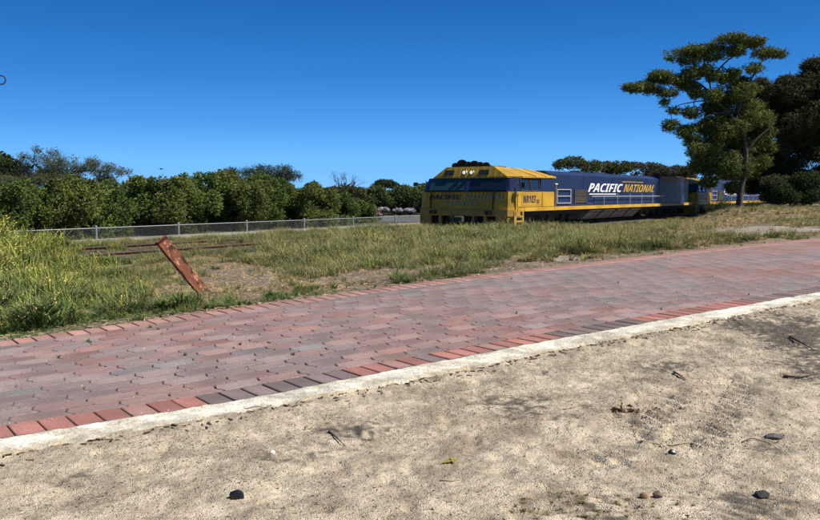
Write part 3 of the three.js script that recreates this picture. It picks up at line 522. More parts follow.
// trees beyond the train
const farTrees = [[574, 172, [[562, 165, 9, 4], [574, 163, 12, 5], [590, 167, 12, 5], [575, 174, 18, 8]], 'round dark tree rising right behind the yellow cab roof'], [612, 174, [[604, 168, 12, 5], [620, 168, 12, 5], [612, 176, 18, 8]], 'dull green tree showing over the middle of the navy hood'], [646, 175, [[636, 168, 14, 5], [652, 169, 12, 5], [664, 171, 12, 6], [648, 178, 20, 8]], 'browner tree showing over the rear of the navy hood'], [684, 178, [[676, 172, 12, 5], [687, 173, 9, 5], [682, 181, 14, 7]], 'tree beyond the train, left of the gum crown']];
farTrees.forEach(([x, y, cl, label], i) => bushAt('distant_tree', label, 118 + i * 3, cl, { seed: 561 + i, per: 34, size: 1.4, sprig: roundSprig, leaf: i === 2 || i === 3 ? leafMat(.085, .08, .04) : farLeaf, bark: darkBark, cat: 'tree', limbs: [[['base', [x, 190], [x, y]], .5, .2]], twig: .06, group: 'trees beyond the train' }));
[[722, 180, 16, 9, 'pale tree glimpsed under the gum crown behind second locomotive'], [760, 178, 20, 12, 'tree glimpsed between the two trunks at the right'], [806, 182, 24, 12, 'tree filling the gap under the spreading tree']].forEach(([x, y, rx, ry, label], i) => bushAt('distant_tree', label, 125, [[x, y, rx, ry], [x - rx * .6, y + 6, rx * .7, ry], [x + rx * .6, y + 6, rx * .7, ry]], { seed: 571 + i, per: 22, size: 1.5, sprig: roundSprig, leaf: farLeaf, bark: darkBark, cat: 'tree', limbs: [[['base', [x, 194], [x, y]], .5, .2]], twig: .06, group: 'trees beyond the train' }));

// the long hedge behind the fence: one shrub after another
const shrubTops = [[-28, 192], [2, 187], [34, 186], [66, 184], [98, 183], [130, 181], [160, 179], [190, 178], [216, 177], [240, 176], [262, 178], [284, 183], [304, 189], [324, 196], [340, 204]];
shrubTops.forEach(([x, top], i) => {
  const Z = (34.6 + (i % 3) * 1.2) / (.577 - .816 * (x - 410) / FPX), base = HORIZON + (EYE - LOW) / PXM(Z), h = base - top, rr = rng(600 + i), w = 25;
  const cl = []; for (const [f, g] of [[0, .28], [-.6, .5], [.6, .5], [0, .62], [-.5, .8], [.5, .8], [0, .9]]) cl.push([x + f * w + (rr() - .5) * 12, top + h * g + (rr() - .5) * 6, w * (.5 + .3 * rr()), h * (.25 + .12 * rr()), (rr() - .5) * 4, 1]);
  for (const f of [-1.1, 1.1, -.9, .9]) cl.push([x + f * w, top + h * (.15 + .5 * rr()), 11, h * .22, 1, 1]);
  for (let k = 0; k < 7; k++) cl.push([x + (rr() - .5) * 46, top + 1 + rr() * rr() * h * .5, 3 + 6 * rr(), 2 + 3 * rr(), (rr() - .6) * 3, .9]);
  bushAt('hedge_shrub', `dense green shrub behind the chain fence, ${['first', 'second', 'third', 'fourth', 'fifth', 'sixth', 'seventh', 'eighth', 'ninth', 'tenth', 'eleventh', 'twelfth', 'thirteenth', 'fourteenth', 'fifteenth'][i]} from the hedge's left end`, Z, cl, { seed: 610 + i * 3, per: 66, size: .7, sprig: roundSprig, leaf: i % 3 ? hedgeLeaf : leafMat(.14, .17, .05), bark: darkBark, group: 'shrubs of the long hedge', limbs: [[['base', [x, base - h * .4], [x + 3, top + h * .4]], .14, .05]], twigs: 0, tints: [[1, 1, 1], [1.3, 1.15, .8], [.7, .8, .8], [.55, .62, .6], [1.45, 1.4, .9]] });
});
bushAt('wide_tree', 'dark rounded tree at the left end behind the hedge', 54, [[-14, 168, 22, 12], [6, 170, 16, 11], [0, 160, 10, 5], [16, 178, 12, 8]], { seed: 701, per: 55, size: 1, sprig: roundSprig, leaf: leafMat(.055, .075, .025), bark: darkBark, cat: 'tree', limbs: [[['base', [-6, 200], [-4, 172]], .3, .1]] });
bushAt('wispy_tree', 'grey green wispy tree with branch reaching right over the hedge', 52, [[62, 166, 18, 9, 0, .6], [48, 172, 16, 9, 0, .6], [84, 168, 14, 7, 0, .7], [40, 160, 8, 4, 0, .4], [54, 154, 6, 4, 0, .5], [92, 162, 7, 3, 0, .6], [108, 168, 7, 3], [122, 172, 8, 2.2], [100, 173, 9, 2.5], [72, 178, 18, 6], [25, 158, 7, 4, 0, .4], [36, 151, 3, 2, 0, .5], [18, 172, 12, 8, 0, .5], [24, 181, 22, 8], [60, 181, 24, 8], [96, 180, 18, 6], [44, 176, 22, 9, 1, .8], [-4, 184, 22, 8]], { seed: 711, per: 75, size: .6, sprig: finSprig, leaf: greyLeaf, bark: darkBark, cat: 'tree', twig: .03, limbs: [[['base', [60, 200], [58, 180], [52, 164], [40, 150]], .12, .02], [[[58, 182], [76, 172], [100, 171], [128, 172]], .06, .015], [[[58, 180], [40, 168], [24, 156]], .08, .015], [[[55, 170], [60, 160], [56, 150]], .06, .012], [[[66, 176], [80, 168], [92, 160]], .06, .012], [[[48, 172], [34, 164], [36, 146]], .05, .01]] });
bushAt('wispy_tree', 'small wispy tree rising over the middle of the hedge', 62, [[262, 172, 12, 5, 0, .7], [284, 172, 10, 5, 0, .7], [246, 173, 8, 3, 0, .7], [294, 177, 7, 4, 0, .6], [272, 178, 16, 6], [232, 173, 6, 3]], { seed: 721, per: 75, size: .8, sprig: finSprig, leaf: leafMat(.06, .075, .045), bark: darkBark, cat: 'tree', twig: .03, limbs: [[['base', [270, 190], [268, 178], [262, 168]], .15, .02], [[[269, 180], [282, 172], [286, 165]], .06, .012]] });
// far growth right of the hedge
[[346, 197, 18, 8, 'olive brown shrub at the foot of the bare tree'], [372, 195, 18, 8, 'pale green bush left of the flat topped tree'], [400, 195, 18, 8, 'green bush right of the flat topped tree'], [428, 193, 22, 10, 'green bush reaching in behind the yellow cab']].forEach(([x, y, rx, ry, label], i) => bushAt('distant_bush', label, 78 + i * 1.5, [[x, y, rx, ry], [x - rx * .7, y + 5, rx * .7, ry * .8], [x + rx * .7, y + 5, rx * .7, ry * .8], [x + 4, y - 3, rx * .5, ry * .6]], { seed: 731 + i, per: 50, size: 1.1, sprig: roundSprig, leaf: i ? leafMat(.085, .115, .04) : leafMat(.08, .082, .04), bark: darkBark, group: 'far bushes', limbs: [[['base', [x, 206], [x, y]], .2, .08]], twig: .05 }));
bushAt('flat_topped_tree', 'small dark flat topped tree above the far bushes', 112, [[385, 184, 10, 3.2, 0, 1.6], [378, 186, 6, 2], [393, 186, 6, 2]], { seed: 741, per: 60, size: 1, sprig: roundSprig, leaf: leafMat(.04, .06, .022), bark: darkBark, cat: 'tree', twig: .05, limbs: [[['base', [385, 198], [385, 186]], .25, .12]] });
{ // the bare tree
  const r = rng(751), Z = 78, X = (345 - 410) * PXM(Z), b = V(X, landH(X, Z), Z), t = thing('bare_tree', 'leafless tree with a pale sawn trunk beyond the hedge end', 'tree', [b.x, b.y, b.z]), L = (x, y, d = 0) => atDepth(x, y, Z + d).sub(b);
  mesh('trunk', [limb([new THREE.Vector3(0, 0, 0), L(345, 200), L(345, 189)], .32, .26, 9, 4, .1, r)], paleBark, t);
  const gs = []; const grow = (p, d, l, rad, n) => { const e = p.clone().addScaledVector(d, l), m = p.clone().lerp(e, .5).add(new THREE.Vector3((r() - .5) * l * .2, 0, (r() - .5) * l * .2)); gs.push(limb([p, m, e], rad, rad * .55, 5, 3)); if (n) for (let i = 0; i < (n > 2 ? 3 : 2); i++) grow(e, d.clone().add(new THREE.Vector3((r() - .5) * 1.5, .15 * r(), (r() - .5) * 1.2)).normalize(), l * (.62 + .2 * r()), rad * .55, n - 1); };
  for (const [x, y] of [[333, 180], [350, 182], [358, 184], [340, 182], [346, 178]]) { const p = L(345, 192), e = L(x, y), d = e.clone().sub(p); grow(p, d.clone().normalize(), d.length() * .5, .07, 4); }
  gs.push(limb([L(350, 192), L(353, 186), L(355, 182)], .16, .1, 6, 3));
  mesh('branches', gs, std(lin(.09, .08, .085), { roughness: 1 }), t);
}
{ // low dark wood along the horizon
  const r = rng(745), pl = [];
  for (let i = 0; i < 46; i++) { const Z = 150 + 30 * r(), x = -80 + i * 12, X = (x - 410) * PXM(Z), top = 190 + 4 * r(); const h = EYE - LOW + (HORIZON - top) * PXM(Z); for (let k = 0; k < 3; k++) inClump(new THREE.Vector3(X + (r() - .5) * 3, LOW + h * (.3 + .25 * k), -Z), [2.2, h * .3, 2], 130, r, pl, 2.1, .4); }
  tag(scatter(numbered('distant_wood'), roundSprig, farLeaf, pl, null, T1, 747), 'low dark line of far trees along the horizon behind the hedge', 'wood', null, 'stuff');
}
// flowering shrubs in front of the dark screen
function flowerShrub(label, Z, px, py, rx, ry, petal, seed) {
  const t = bushAt('flowering_shrub', label, Z, [[px, py + ry * .6, rx, ry * 1.3], [px - rx * .7, py + ry * 1.2, rx * .6, ry], [px + rx * .8, py + ry * 1.1, rx * .7, ry]], { seed, per: 40, size: .5, sprig: roundSprig, leaf: dullLeaf, bark: darkBark, limbs: [[['base', [px, py + ry], [px, py]], .05, .02]] }), r = rng(seed + 9), c = atDepth(px, py, Z).sub(t.position), k = PXM(Z), pl = [];
  inClump(c, [rx * k * 1.3, ry * k, rx * k], 70, r, pl, .45, .2); scatter('blossom', sprig(8, .16, .13, .3, 0, 3), leafMat(...petal), pl, t, [[1, 1, 1], [.9, .8, 1]], seed + 3);
}
flowerShrub('pink flowering shrub behind the chain fence', 62, 366, 214, 11, 4.5, [.65, .38, .46], 761);
flowerShrub('white flowering shrub against the dark screen, nearest to pink one', 72, 383, 209, 5, 2, [.72, .7, .72], 771);
flowerShrub('white flowering shrub against the dark screen, middle one', 72, 399, 210, 4.5, 2, [.72, .7, .72], 781);
flowerShrub('white flowering shrub against the dark screen, beside yellow cab', 72, 410, 210, 4, 2, [.72, .7, .72], 791);
// ---------------------------------------------------------------- fences, post, small things
const galv = std(lin(.24, .25, .265), { roughness: .6, metalness: .3 });
{
  const q = -9.9, n = 15, a0 = 2.2 + 4.4 * 2 - 4.4 * n, t = thing('chain_fence', 'low galvanised chain fence in front of the long hedge', 'fence', trackPoint(a0, q, LOW), TURN), Lf = 4.4 * n, top = .62;
  for (let i = 0; i <= n; i++) mesh('post', [bar([i * 4.4, -.1, 0], [i * 4.4, top + .06, 0], .05, 10), new THREE.SphereGeometry(.055, 10, 6).translate(i * 4.4, top + .06, 0)], galv, t);
  mesh('top_rail', bar([0, top, 0], [Lf, top, 0], .020, 8), std(lin(.36, .37, .38), { roughness: .45, metalness: .4 }), t);
  mesh('plinth', [rbox(Lf, .16, .2, .02, Lf / 2, .06, .02)], std(lin(.38, .38, .37), { roughness: .9, map: rep(grimeMap, .5) }), t);
  const ws = [], st = .11; for (let x = -top; x < Lf; x += st) { for (const s of [1, -1]) { const xa = s > 0 ? x : x + top, xb = s > 0 ? x + top : x, p = Math.max(0, Math.min(Lf, xa)), u = Math.max(0, Math.min(Lf, xb)); if (p !== xa || u !== xb) continue; ws.push(bar([xa, .15, 0], [xb, top, 0], .0022, 3)); } }
  const w = mesh('wire_mesh', ws, galv, t); w.userData.kind = 'stuff';
}
{ // dark shade cloth screen far behind
  const A = atDepth(338, 214, 82), B = atDepth(470, 214, 86), t = thing('shade_cloth_screen', 'dark shade cloth screen beyond the chain fence', 'fence', [A.x, LOW, A.z], Math.atan2(-(B.z - A.z), B.x - A.x)), L = A.distanceTo(B), n = 9;
  const cloth = std(lin(.010, .016, .022), { roughness: 1, side: THREE.DoubleSide, map: rep(grimeMap, .3) });
  for (let i = 0; i < n; i++) { const x0 = L * i / n, x1 = L * (i + 1) / n; const g = new THREE.PlaneGeometry(x1 - x0 - .06, 1.45, 14, 8); const p = g.attributes.position; for (let k = 0; k < p.count; k++) p.setZ(k, .06 * Math.sin(p.getX(k) * 2.2 + i) + .05 * vnoise(p.getX(k) * 2, p.getY(k) * 2, 900 + i)); g.computeVertexNormals(); mesh('cloth_panel', g.translate((x0 + x1) / 2, .8, 0), cloth, t); }
  for (let i = 0; i <= n; i++) mesh('post', bar([L * i / n, 0, -.08], [L * i / n, 1.66, -.08], .05, 8), dustySteel, t);
  mesh('top_wire', bar([0, 1.58, -.02], [L, 1.58, -.02], .02, 5), galv, t);
}
{ // asphalt beyond the fence
  const g = gridGeometry(steps(-6, 70, 2), [-24, -20, -16, -12.5], (a, q) => { const p = trackPoint(a + 14, q, 0); return [p[0], LOW + .03, -p[2]]; });
  structure('road', g, std(lin(.11, .115, .12), { roughness: .95, map: rep(grainMap, .3) }), 'strip of grey asphalt beyond the chain fence');
}
{ // leaning rusty post
  const base = onLand(204, 293), y0 = landH(...base), Zp = base[1], topP = atDepth(160, 239, Zp - .25), b = V(base[0], y0, base[1]);
  const t = thing('rusty_post', 'rusty leaning square steel post in the verge weeds', 'post', [b.x, b.y, b.z]);
  const dir = topP.clone().sub(b), len = dir.length(), q = new THREE.Quaternion().setFromUnitVectors(new THREE.Vector3(0, 1, 0), dir.normalize()), spin = new THREE.Quaternion().setFromAxisAngle(new THREE.Vector3(0, 1, 0), .6);
  const place = g => g.applyQuaternion(spin).applyQuaternion(q), W = .175, D = .15, e = .02, r = rng(31);
  const rust = std(0xffffff, { roughness: .85, map: rep(rustMap, 1.6, 1.1), bumpMap: rep(rustMap, 1.6, 1.1), bumpScale: .006 });
  const wall = (w, d, x, z) => { const g = new THREE.BoxGeometry(w, len + .2, d, Math.max(1, Math.round(w / .03)), 40, Math.max(1, Math.round(d / .03))); const p = g.attributes.position; for (let i = 0; i < p.count; i++) { const k = (vnoise(p.getX(i) * 14 + x * 40, p.getY(i) * 9, 41) - .5) * .012; p.setX(i, p.getX(i) + k); p.setZ(i, p.getZ(i) + k); } return boxUV(g.translate(x, len / 2 - .1, z)); };
  mesh('shaft', [wall(W, e, 0, D / 2 - e / 2), wall(W, e, 0, -D / 2 + e / 2), wall(e, D - 2 * e - .004, W / 2 - e / 2, 0), wall(e, D - 2 * e - .004, -W / 2 + e / 2, 0)].map(place), rust, t);
  mesh('fill', place(box(W - 2 * e - .006, len - .02, D - 2 * e - .006, 0, len / 2 - .04, 0)), std(lin(.10, .045, .03), { roughness: 1 }), t);
  mesh('end_collar', [place(rbox(W + .015, .04, D + .015, .008, 0, len - .03, 0))], std(lin(.20, .06, .035), { roughness: .9, map: rep(rustMap, 2) }), t);
  
}
// bird
{
  const p = atDepth(161, 169, 58), t = thing('bird', 'small dark bird flying above the hedge', 'bird', [p.x, p.y, p.z], .4), m = std(lin(.03, .03, .035));
  const body = mesh('body', [new THREE.SphereGeometry(.1, 12, 8).scale(2.1, .75, .75), new THREE.SphereGeometry(.06, 10, 8).translate(.23, .03, 0), new THREE.ConeGeometry(.02, .08, 6).rotateZ(-Math.PI / 2).translate(.31, .03, 0), hull([[-.18, .02, -.02], [-.18, .02, .02], [-.4, .01, -.08], [-.4, .01, .08], [-.18, 0, 0], [-.4, 0, 0]])], m, t);
  t.scale.setScalar(.55); for (const s of [1, -1]) mesh('wing', hull([[.1, .02, s * .05], [-.1, .02, s * .05], [.06, .1, s * .3], [-.1, .09, s * .3], [-.06, .06, s * .52], [0, .03, s * .05], [-.02, .07, s * .3]]), m, t);
}
{ // loop of cable at the end of a pole arm, pole itself just outside the frame
  const p = atDepth(1, 80, 16), t = thing('hanging_cable', 'thin dark loop of cable hanging in the sky at far left', 'cable', [p.x - .6, landH(p.x - .6, 16), p.z]), y = p.y - landH(p.x - .6, 16);
  mesh('cable_loop', new THREE.TorusGeometry(.085, .012, 8, 28).translate(.6, y, 0), std(lin(.012, .014, .02)), t);
  mesh('arm', bar([0, y + .1, 0], [.53, y + .05, 0], .02), galv, t); mesh('pole', bar([0, -.2, 0], [0, y + .6, 0], .07, 12), galv, t);
}
// ---- things lying on the dirt
const onDirt = (px, py) => { const d = ray(px, py); let t = 2; for (let i = 0; i < 4000; i++) { if (EYE + d[1] * t < dirtH(d[0] * t, d[2] * t)) break; t += .004; } return [d[0] * t, d[2] * t]; };
function stone(px, py, wpx, hpx, label, name, m, seed, cat = 'stone', jag = .25) {
  const [X, Z] = onDirt(px, py), k = PXM(Z), r = rng(seed), pts = [], a = wpx * k / 2, h = hpx * k * .75;
  for (let i = 0; i < 60; i++) { const u = r() * 6.283, e = Math.acos(2 * r() - 1), f = 1 - jag * r(); pts.push([a * f * Math.sin(e) * Math.cos(u), h * f * Math.cos(e), a * .75 * f * Math.sin(e) * Math.sin(u)]); }
  const o = mesh(name, hull(pts), m); o.position.set(X, dirtH(X, Z) + h * .35, -Z); o.rotation.y = r() * .8 - .4; return tag(o, label, cat);
}
const coal = std(lin(.012, .012, .014), { roughness: .35 }), greyStone = std(lin(.10, .10, .105), { roughness: .8, map: rep(grainMap, 4) }), tanStone = std(lin(.34, .2, .09), { roughness: .7, map: rep(grainMap, 4) });
stone(237, 498, 18, 9, 'black shiny lump lying on the pale dirt by itself', 'black_lump', coal, 3, 'lump', .12);
stone(774, 438, 22, 4.5, 'flat dark grey stone half sunk in the dirt', 'flat_stone', greyStone, 5);
stone(763, 496, 20, 6, 'dark charred lump in the lower right dirt', 'charred_lump', std(lin(.03, .028, .03), { roughness: .9 }), 7, 'lump', .45);
stone(644, 498, 10, 6, 'small tan stone, left of the pair near the front', 'small_stone', tanStone, 9);
stone(658, 497, 11, 7, 'small brown stone, right of the pair near the front', 'small_stone', std(lin(.22, .15, .1), { roughness: .8, map: rep(grainMap, 4) }), 11);
stone(272, 454, 8, 4, 'small white stone on bare dirt right of the black lump', 'white_stone', std(lin(.68, .62, .5), { roughness: .9 }), 13);
stone(672, 454, 10, 5, 'small black pebble below the long pale twig', 'black_pebble', coal, 15, 'pebble');
function twig(pts, r0, label, m, name = 'twig') {
  const P = pts.map(([x, y, up = 0]) => { const [X, Z] = onDirt(x, y); return V(X, dirtH(X, Z) + r0 * .6 + up * .35, Z); }), c = P[0].clone();
  const o = mesh(name, limb(P.map(p => p.clone().sub(c)), r0 * .62, r0 * .2, 7, 5, .25, rng(9)), m); o.position.copy(c); return tag(o, label, 'twig');
}
const darkWood = std(lin(.085, .06, .042), { roughness: .9 }), paleWood = std(lin(.42, .34, .22), { roughness: .9 }), redWood = std(lin(.16, .07, .035), { roughness: .9 });
twig([[329, 432], [336, 439, .02], [345, 447]], .013, 'short dark stick in a scuffed hollow of the dirt', darkWood);
twig([[641, 441], [655, 445, .01], [668, 446], [690, 444]], .009, 'long thin pale twig lying across the tyre marks', paleWood);
twig([[674, 373], [680, 377, .015], [686, 381]], .018, 'short reddish stick lying on the pale dirt', redWood);
twig([[784, 377], [795, 379, .02], [808, 377], [818, 375]], .018, 'dark crooked stick below the black stained patch', darkWood);
twig([[440, 481], [450, 482, .004], [460, 481]], .011, 'pale straight straw stick near the front', paleWood);
twig([[790, 338], [800, 344, .02], [815, 352]], .022, 'black charred branch on the stained patch', std(lin(.02, .018, .018), { roughness: 1 }));
twig([[563, 410], [574, 408], [586, 405]], .006, 'thin dark twig left of the dead leaf heap', darkWood);
twig([[742, 443], [752, 440, .01], [770, 444]], .008, 'thin curved twig beside the flat grey stone', darkWood);
{ // small heap of red brown dead leaves
  const [X, Z] = onDirt(626, 412), t = thing('dead_leaf_heap', 'small heap of red brown dead leaves on the dirt', 'leaves', [X, dirtH(X, Z), -Z]), r = rng(44), g = sprig(1, .06, .03, 0, 0, 12);
  for (let i = 0; i < 16; i++) { const l = mesh('leaf', g, i % 3 ? redWood : std(lin(.25, .12, .05), { side: THREE.DoubleSide }), t); l.position.set((r() - .5) * .22, .012 + .02 * r(), (r() - .5) * .16); l.rotation.set(r() * .8, r() * 6.28, r() * .8); }
}
{ const [X, Z] = onDirt(453, 461), o = mesh('fallen_leaf', sprig(2, .08, .05, .02, .2, 15), leafMat(.30, .24, .05)); o.position.set(X, dirtH(X, Z) + .02, -Z); tag(o, 'single yellow green fallen leaf above the pale straw stick', 'leaf'); }

// ---------------------------------------------------------------- grass, weeds, litter (nobody could count them)
function tuft(n, h, w, lean, seed, c0, c1, head) {                       // bent blades from one root, lighter to the tip; optional seed heads or flowers
  const r = rng(seed), pos = [], col = [];
  const quad = (a, b, c, d, ca, cb) => { for (const [p, k] of [[a, ca], [b, ca], [c, cb], [a, ca], [c, cb], [d, cb]]) { pos.push(...p); col.push(...k); } };
  for (let i = 0; i < n; i++) {
    const a = r() * 6.283, H = h * (.5 + .7 * r()), L = lean * (.3 + r()) * H, ca = Math.cos(a), sa = Math.sin(a), ox = (r() - .5) * h * .5, oz = (r() - .5) * h * .5, W = w * (.7 + .6 * r()), tone = .75 + .5 * r();
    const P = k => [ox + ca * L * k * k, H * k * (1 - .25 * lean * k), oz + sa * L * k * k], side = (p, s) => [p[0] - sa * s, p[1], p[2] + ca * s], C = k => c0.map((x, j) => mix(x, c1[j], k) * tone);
    const ks = [0, .4, .75, 1]; for (let j = 0; j < 3; j++) { const p = P(ks[j]), q = P(ks[j + 1]), w0 = W * (1 - ks[j] * .75) / 2, w1 = W * (1 - ks[j + 1] * .9) / 2; quad(side(p, -w0), side(p, w0), side(q, w1), side(q, -w1), C(ks[j]), C(ks[j + 1])); }
    if (head && r() < head.p) for (let m = 0; m < head.n; m++) { const k = 1 - r() * head.along, p = P(k), s = head.size * (.6 + .8 * r()), u = r() * 6.283, v = r() * 2 - 1; const d = [Math.cos(u) * s, v * s, Math.sin(u) * s], e = [-Math.sin(u) * s, s * .5, Math.cos(u) * s], o = [(r() - .5) * s * 3, (r() - .5) * s * 2, (r() - .5) * s * 3], Q = (x, y) => [p[0] + o[0] + d[0] * x + e[0] * y, p[1] + o[1] + d[1] * x + e[1] * y, p[2] + o[2] + d[2] * x + e[2] * y]; quad(Q(-.5, -.5), Q(.5, -.5), Q(.5, .5), Q(-.5, .5), head.c, head.c); }
  }
  const g = new THREE.BufferGeometry(); g.setAttribute('position', new THREE.Float32BufferAttribute(pos, 3)); g.setAttribute('color', new THREE.Float32BufferAttribute(col, 3)); g.computeVertexNormals(); return g;
}
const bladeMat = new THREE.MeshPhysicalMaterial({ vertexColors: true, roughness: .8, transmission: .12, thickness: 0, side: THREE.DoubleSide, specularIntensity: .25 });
const kinds = {
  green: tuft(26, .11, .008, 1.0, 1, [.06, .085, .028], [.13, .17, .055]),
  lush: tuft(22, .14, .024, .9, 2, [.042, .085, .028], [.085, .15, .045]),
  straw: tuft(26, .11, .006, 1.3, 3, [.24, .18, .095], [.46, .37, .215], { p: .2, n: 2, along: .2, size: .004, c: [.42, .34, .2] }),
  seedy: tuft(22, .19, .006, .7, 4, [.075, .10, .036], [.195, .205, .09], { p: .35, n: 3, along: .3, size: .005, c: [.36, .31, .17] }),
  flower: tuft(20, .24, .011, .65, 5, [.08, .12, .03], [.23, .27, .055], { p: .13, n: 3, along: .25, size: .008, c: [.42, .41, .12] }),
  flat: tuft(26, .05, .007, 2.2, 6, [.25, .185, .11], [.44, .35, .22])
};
const postAt = onLand(204, 293), bins = {}; for (const k in kinds) bins[k] = [];
{
  const r = rng(811), lushL = [spot(20, 312, 60, 20), spot(5, 250, 40, 14), spot(30, 235, 30, 6)], weedTall = [spot(-15, 248, 55, 14), spot(20, 238, 35, 8)];
  const greenAreas = [spot(470, 250, 110, 12), spot(560, 240, 90, 8), spot(380, 262, 60, 8), spot(780, 240, 60, 1.5)], dryRight = [spot(760, 216, 110, 6), spot(700, 226, 70, 6), spot(640, 262, 90, 6)];
  const put = (X, Z, s0) => {
    const d = beyondPath(X, Z); if (d < .03) return; const q = offTrack(X, Z), a = alongTrack(X, Z);
    if (q < -9.3) return; const bed = q < 1.2 && q > -7.6; if (bed && r() < .1) return; if (q < 1 && q > -7.4 && a > -.8) return;
    const n = fbm(X * .55, Z * .55, 3, 821), f = fbm(X * 2.1, Z * 2.1, 3, 823);
    const tr = sumSpot(trackSpots, X, Z); if (r() < tr * 1.25) return;
    const bare = sumSpot(bareSpots, X, Z), lu = sumSpot(lushL, X, Z), ta = sumSpot(weedTall, X, Z), gr = sumSpot(greenAreas, X, Z), st = sumSpot(straw, X, Z), dr = sumSpot(dryRight, X, Z);
    const edge = smooth(1.5, .3, d) * smooth(.25, .55, f + (X < 0 ? .3 : 0)), marg = smooth(.9, .2, d) * (X > 1 ? 1 : .25);
    const w = { green: .35 + gr * 1.2 + edge * 1.6 + lu * .8, lush: lu * 1.3 + edge * (X < 0 ? 1.3 : .25) + smooth(.6, .75, n) * .5, straw: .7 + st * 3.4 + dr * 2.4 + bare * .35 + (X > 8 ? .4 : 0), seedy: .4 + gr * 1.3 + (q < 9 ? .9 : 0), flower: ta * 3 + gr * .06 + .015 + lu * .05, flat: .9 + bare * 1.6 + marg * 1.6 + dr * 1.0 + st * .6 };
    let sum = 0; for (const k in w) sum += w[k]; let x = r() * sum, k; for (k in w) if ((x -= w[k]) < 0) break;
    if (Math.hypot(X - postAt[0], Z - postAt[1] + .35) < .42) return;
    let p = .05 + .95 * smooth(.38, .60, n * .45 + f * .55) ; const strip = X < 1.5 ? smooth(1.1, .7, d) * smooth(.05, .3, d) : 0; if (k !== 'flat') p *= (1 - .93 * Math.min(1, bare * 1.4) * (1 - strip)) * (1 - .75 * marg * (1 - strip)); else p = Math.max(p * .8, .35 * bare); if (k === 'green' || k === 'seedy') p *= 1 - .55 * Math.min(1, st * 1.3 + dr); if (r() > p) return;
    const clump = mix(.45, 1.75, smooth(.3, .72, fbm(X * 1.3 + 40, Z * 1.3, 3, 827)));
    const tall = ((k === 'flower' || k === 'seedy' || k === 'green' || k === 'lush') ? 1 + 2.2 * ta + .5 * smooth(10, 3, q) * smooth(8, -2, a) + .35 * Math.min(1, lu) : 1) * mix(1, .6, smooth(7, 12, X)) * mix(1, .6, Math.min(1, st));
    bins[k].push([X, landH(X, Z) - .02, -Z, s0 * tall * clump * (.65 + .6 * r()) * (q < -7 ? .5 : q < 0 ? .7 : 1) * (d < .5 ? .6 : 1), 1]);
  };
  for (let i = 0; i < 620000; i++) {                                       // denser near, sparser far
    const Z = 8 * Math.pow(70 / 8, Math.pow(r(), .82)), X = (r() * 1.2 - .6) * 1.08 * Z; put(X, Z, .82 + .012 * Z);
  }
}
const words = { green: ['green_grass', 'short green grass on the verge'], lush: ['leafy_weeds', 'broad leafed green weeds along the path edge'], straw: ['straw_grass', 'dry straw coloured grass on the verge'], seedy: ['seeding_grass', 'tall seeding grass in front of the train'], flower: ['flowering_weeds', 'yellow flowering weeds on the verge'], flat: ['dead_grass', 'flattened dead grass on bare soil'] };
let si = 900; for (const k in kinds) { const o = scatter(numbered(words[k][0]), kinds[k], bladeMat, bins[k], null, [[1, 1, 1], [1.2, 1.08, .95], [.6, .68, .66], [1.7, 1.4, 1.3], [.85, .9, .85]], si++); tag(o, words[k][1], 'grass', null, 'stuff'); }
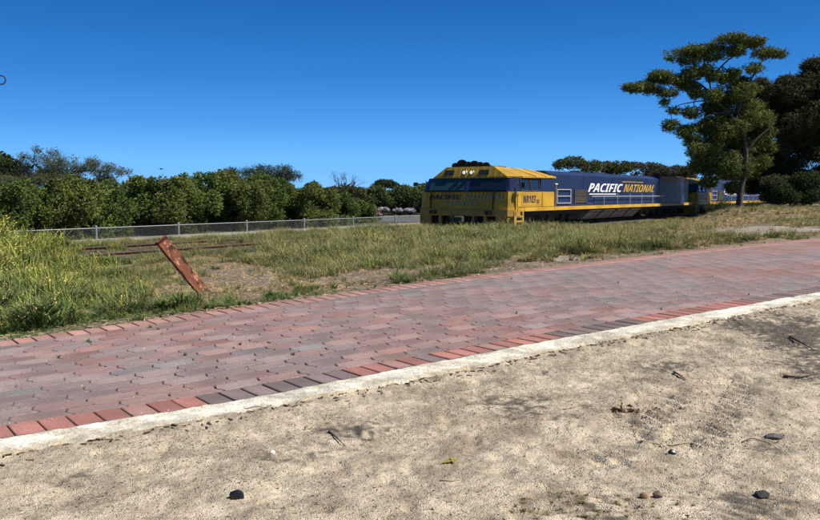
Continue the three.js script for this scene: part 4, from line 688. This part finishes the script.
{ // pebbles, bark crumbs and shell grit
  const r = rng(911), peb = new THREE.IcosahedronGeometry(.5, 0).scale(1, .6, .8), crumb = new THREE.BoxGeometry(1, .16, .3), P = [], C = [], G = [];
  for (let i = 0; i < 230000; i++) {
    const s = -3 + 24 * Math.pow(r(), 1.5), t = .1 + 5.6 * r(), [X, Z] = planOf(s, nearEdge(s) - t); if (Z < 3.4) continue; const k = r() * .8 + .2;
    const dens = fbm(X * 2, Z * 2, 3, 931); let stn = 0; for (const [S, a] of dirtDark) stn += a * inSpot(S, X, Z); if (r() > .2 + .9 * smooth(.35, .7, dens) + stn) continue;
    (k < .45 ? P : C).push([X, dirtH(X, Z) + .001, -Z, (k < .45 ? .005 + .009 * r() * r() : .006 + .017 * r() * r() * r()) * (1 + Z * .02), 1]);
  }
  for (let i = 0; i < 900; i++) { const s = -3 + 26 * r(), t = .03 + .2 * r() * r(), [X, Z] = planOf(s, nearEdge(s) - .3 - t); C.push([X, dirtH(X, Z) + .006, -Z, .015 + .03 * r(), 1]); }
  for (const b of bricks) if (b.kind === 'paver') for (const e of [-1, 1]) if (r() < .12) { const [X, Z] = planOf(b.s + e * b.len / 2, b.w + (r() - .5) * .16); if (Z > 3 && Z < 30) G.push([X, landH(X, Z) - .004, -Z, .008 + .010 * r(), 1]); }
  for (let i = 0; i < 250; i++) { const s = -3 + 30 * r(), [X, Z] = planOf(s, mix(nearEdge(s), farEdge(s), r())); G.push([X, landH(X, Z) + .006, -Z, .006 + .012 * r(), 1]); }
  const S = [], seedS = rng(977);
  for (let i = 0; i < 60000; i++) { const Z = 8 * Math.pow(60 / 8, Math.pow(seedS(), .8)), X = (seedS() * 1.2 - .6) * 1.08 * Z, d = beyondPath(X, Z), q = offTrack(X, Z); if (d < -.06 || q < 1) continue; const b = Math.max(sumSpot(bareSpots, X, Z), sumSpot(straw, X, Z), smooth(1.2, .2, d)); if (seedS() > .15 + b * .9) continue; S.push([X, landH(X, Z) + .012 + .02 * seedS(), -Z, (.02 + .045 * seedS()) * (1 + .02 * Z), 1]); }
  tag(scatter(numbered('straw_litter'), new THREE.BoxGeometry(1, .05, .12), std(lin(.50, .40, .26), { roughness: 1 }), S, null, [[1, 1, 1], [.45, .4, .38], [1.25, 1.2, 1.1], [.7, .62, .55]], 979), 'broken bits of straw lying on the bare verge soil', 'litter', null, 'stuff');
  tag(scatter(numbered('pebbles'), peb, std(lin(.3, .27, .22), { roughness: .9 }), P, null, [[1, 1, 1], [.4, .4, .42], [1.9, 1.8, 1.6], [.7, .6, .5]], 941), 'small pebbles scattered over the pale dirt', 'pebbles', null, 'stuff');
  tag(scatter(numbered('bark_crumbs'), crumb, std(lin(.13, .095, .065), { roughness: 1 }), C, null, [[1, 1, 1], [.4, .4, .4], [1.8, 1.7, 1.4], [.6, .55, .5]], 943), 'dark bark crumbs and bits of twig on the dirt', 'litter', null, 'stuff');
  tag(scatter(numbered('shell_grit'), peb, std(lin(.66, .58, .48), { roughness: .9 }), G, null, [[1, 1, 1], [.8, .75, .7]], 945), 'pale grit lying in the joints of the brick path', 'grit', null, 'stuff');
  const joints = []; for (const b of bricks) if (b.kind === 'paver' && r() < .02 && b.Z > 6 && b.Z < 22) { const [X, Z] = planOf(b.s + b.len / 2, b.w); joints.push([X, landH(X, Z), -Z, .12 + .15 * r(), 1]); }
  for (const [x, y] of [[150, 328], [158, 330], [90, 343], [88, 342], [240, 345], [185, 356]]) { const [X, Z] = onLand(x, y); joints.push([X, landH(X, Z), -Z, .25 + .15 * r(), 1]); }
  tag(scatter(numbered('joint_weeds'), kinds.lush, bladeMat, joints, null, [[1.2, 1.1, .8]], 947), 'tiny weeds growing in the joints of the brick path', 'weeds', null, 'stuff');
  const front = []; for (const [x, y, n, R] of [[602, 507, 34, .22], [560, 512, 14, .2], [545, 500, 10, .2], [690, 512, 8, .2]]) { const [cx, cz] = onDirt(x, y); for (let i = 0; i < n; i++) { const X = cx + (r() - .5) * 2 * R, Z = cz + (r() - .5) * R * 1.4; front.push([X, dirtH(X, Z), -Z, .28 + .3 * r(), 1]); } }
  tag(scatter(numbered('dirt_weeds'), kinds.flat, bladeMat, front, null, [[.6, .6, .5], [1, 1, 1], [.5, .55, .4]], 949), 'withered little weeds at the front edge of the dirt', 'weeds', null, 'stuff');
}
renderer.render(scene, camera);
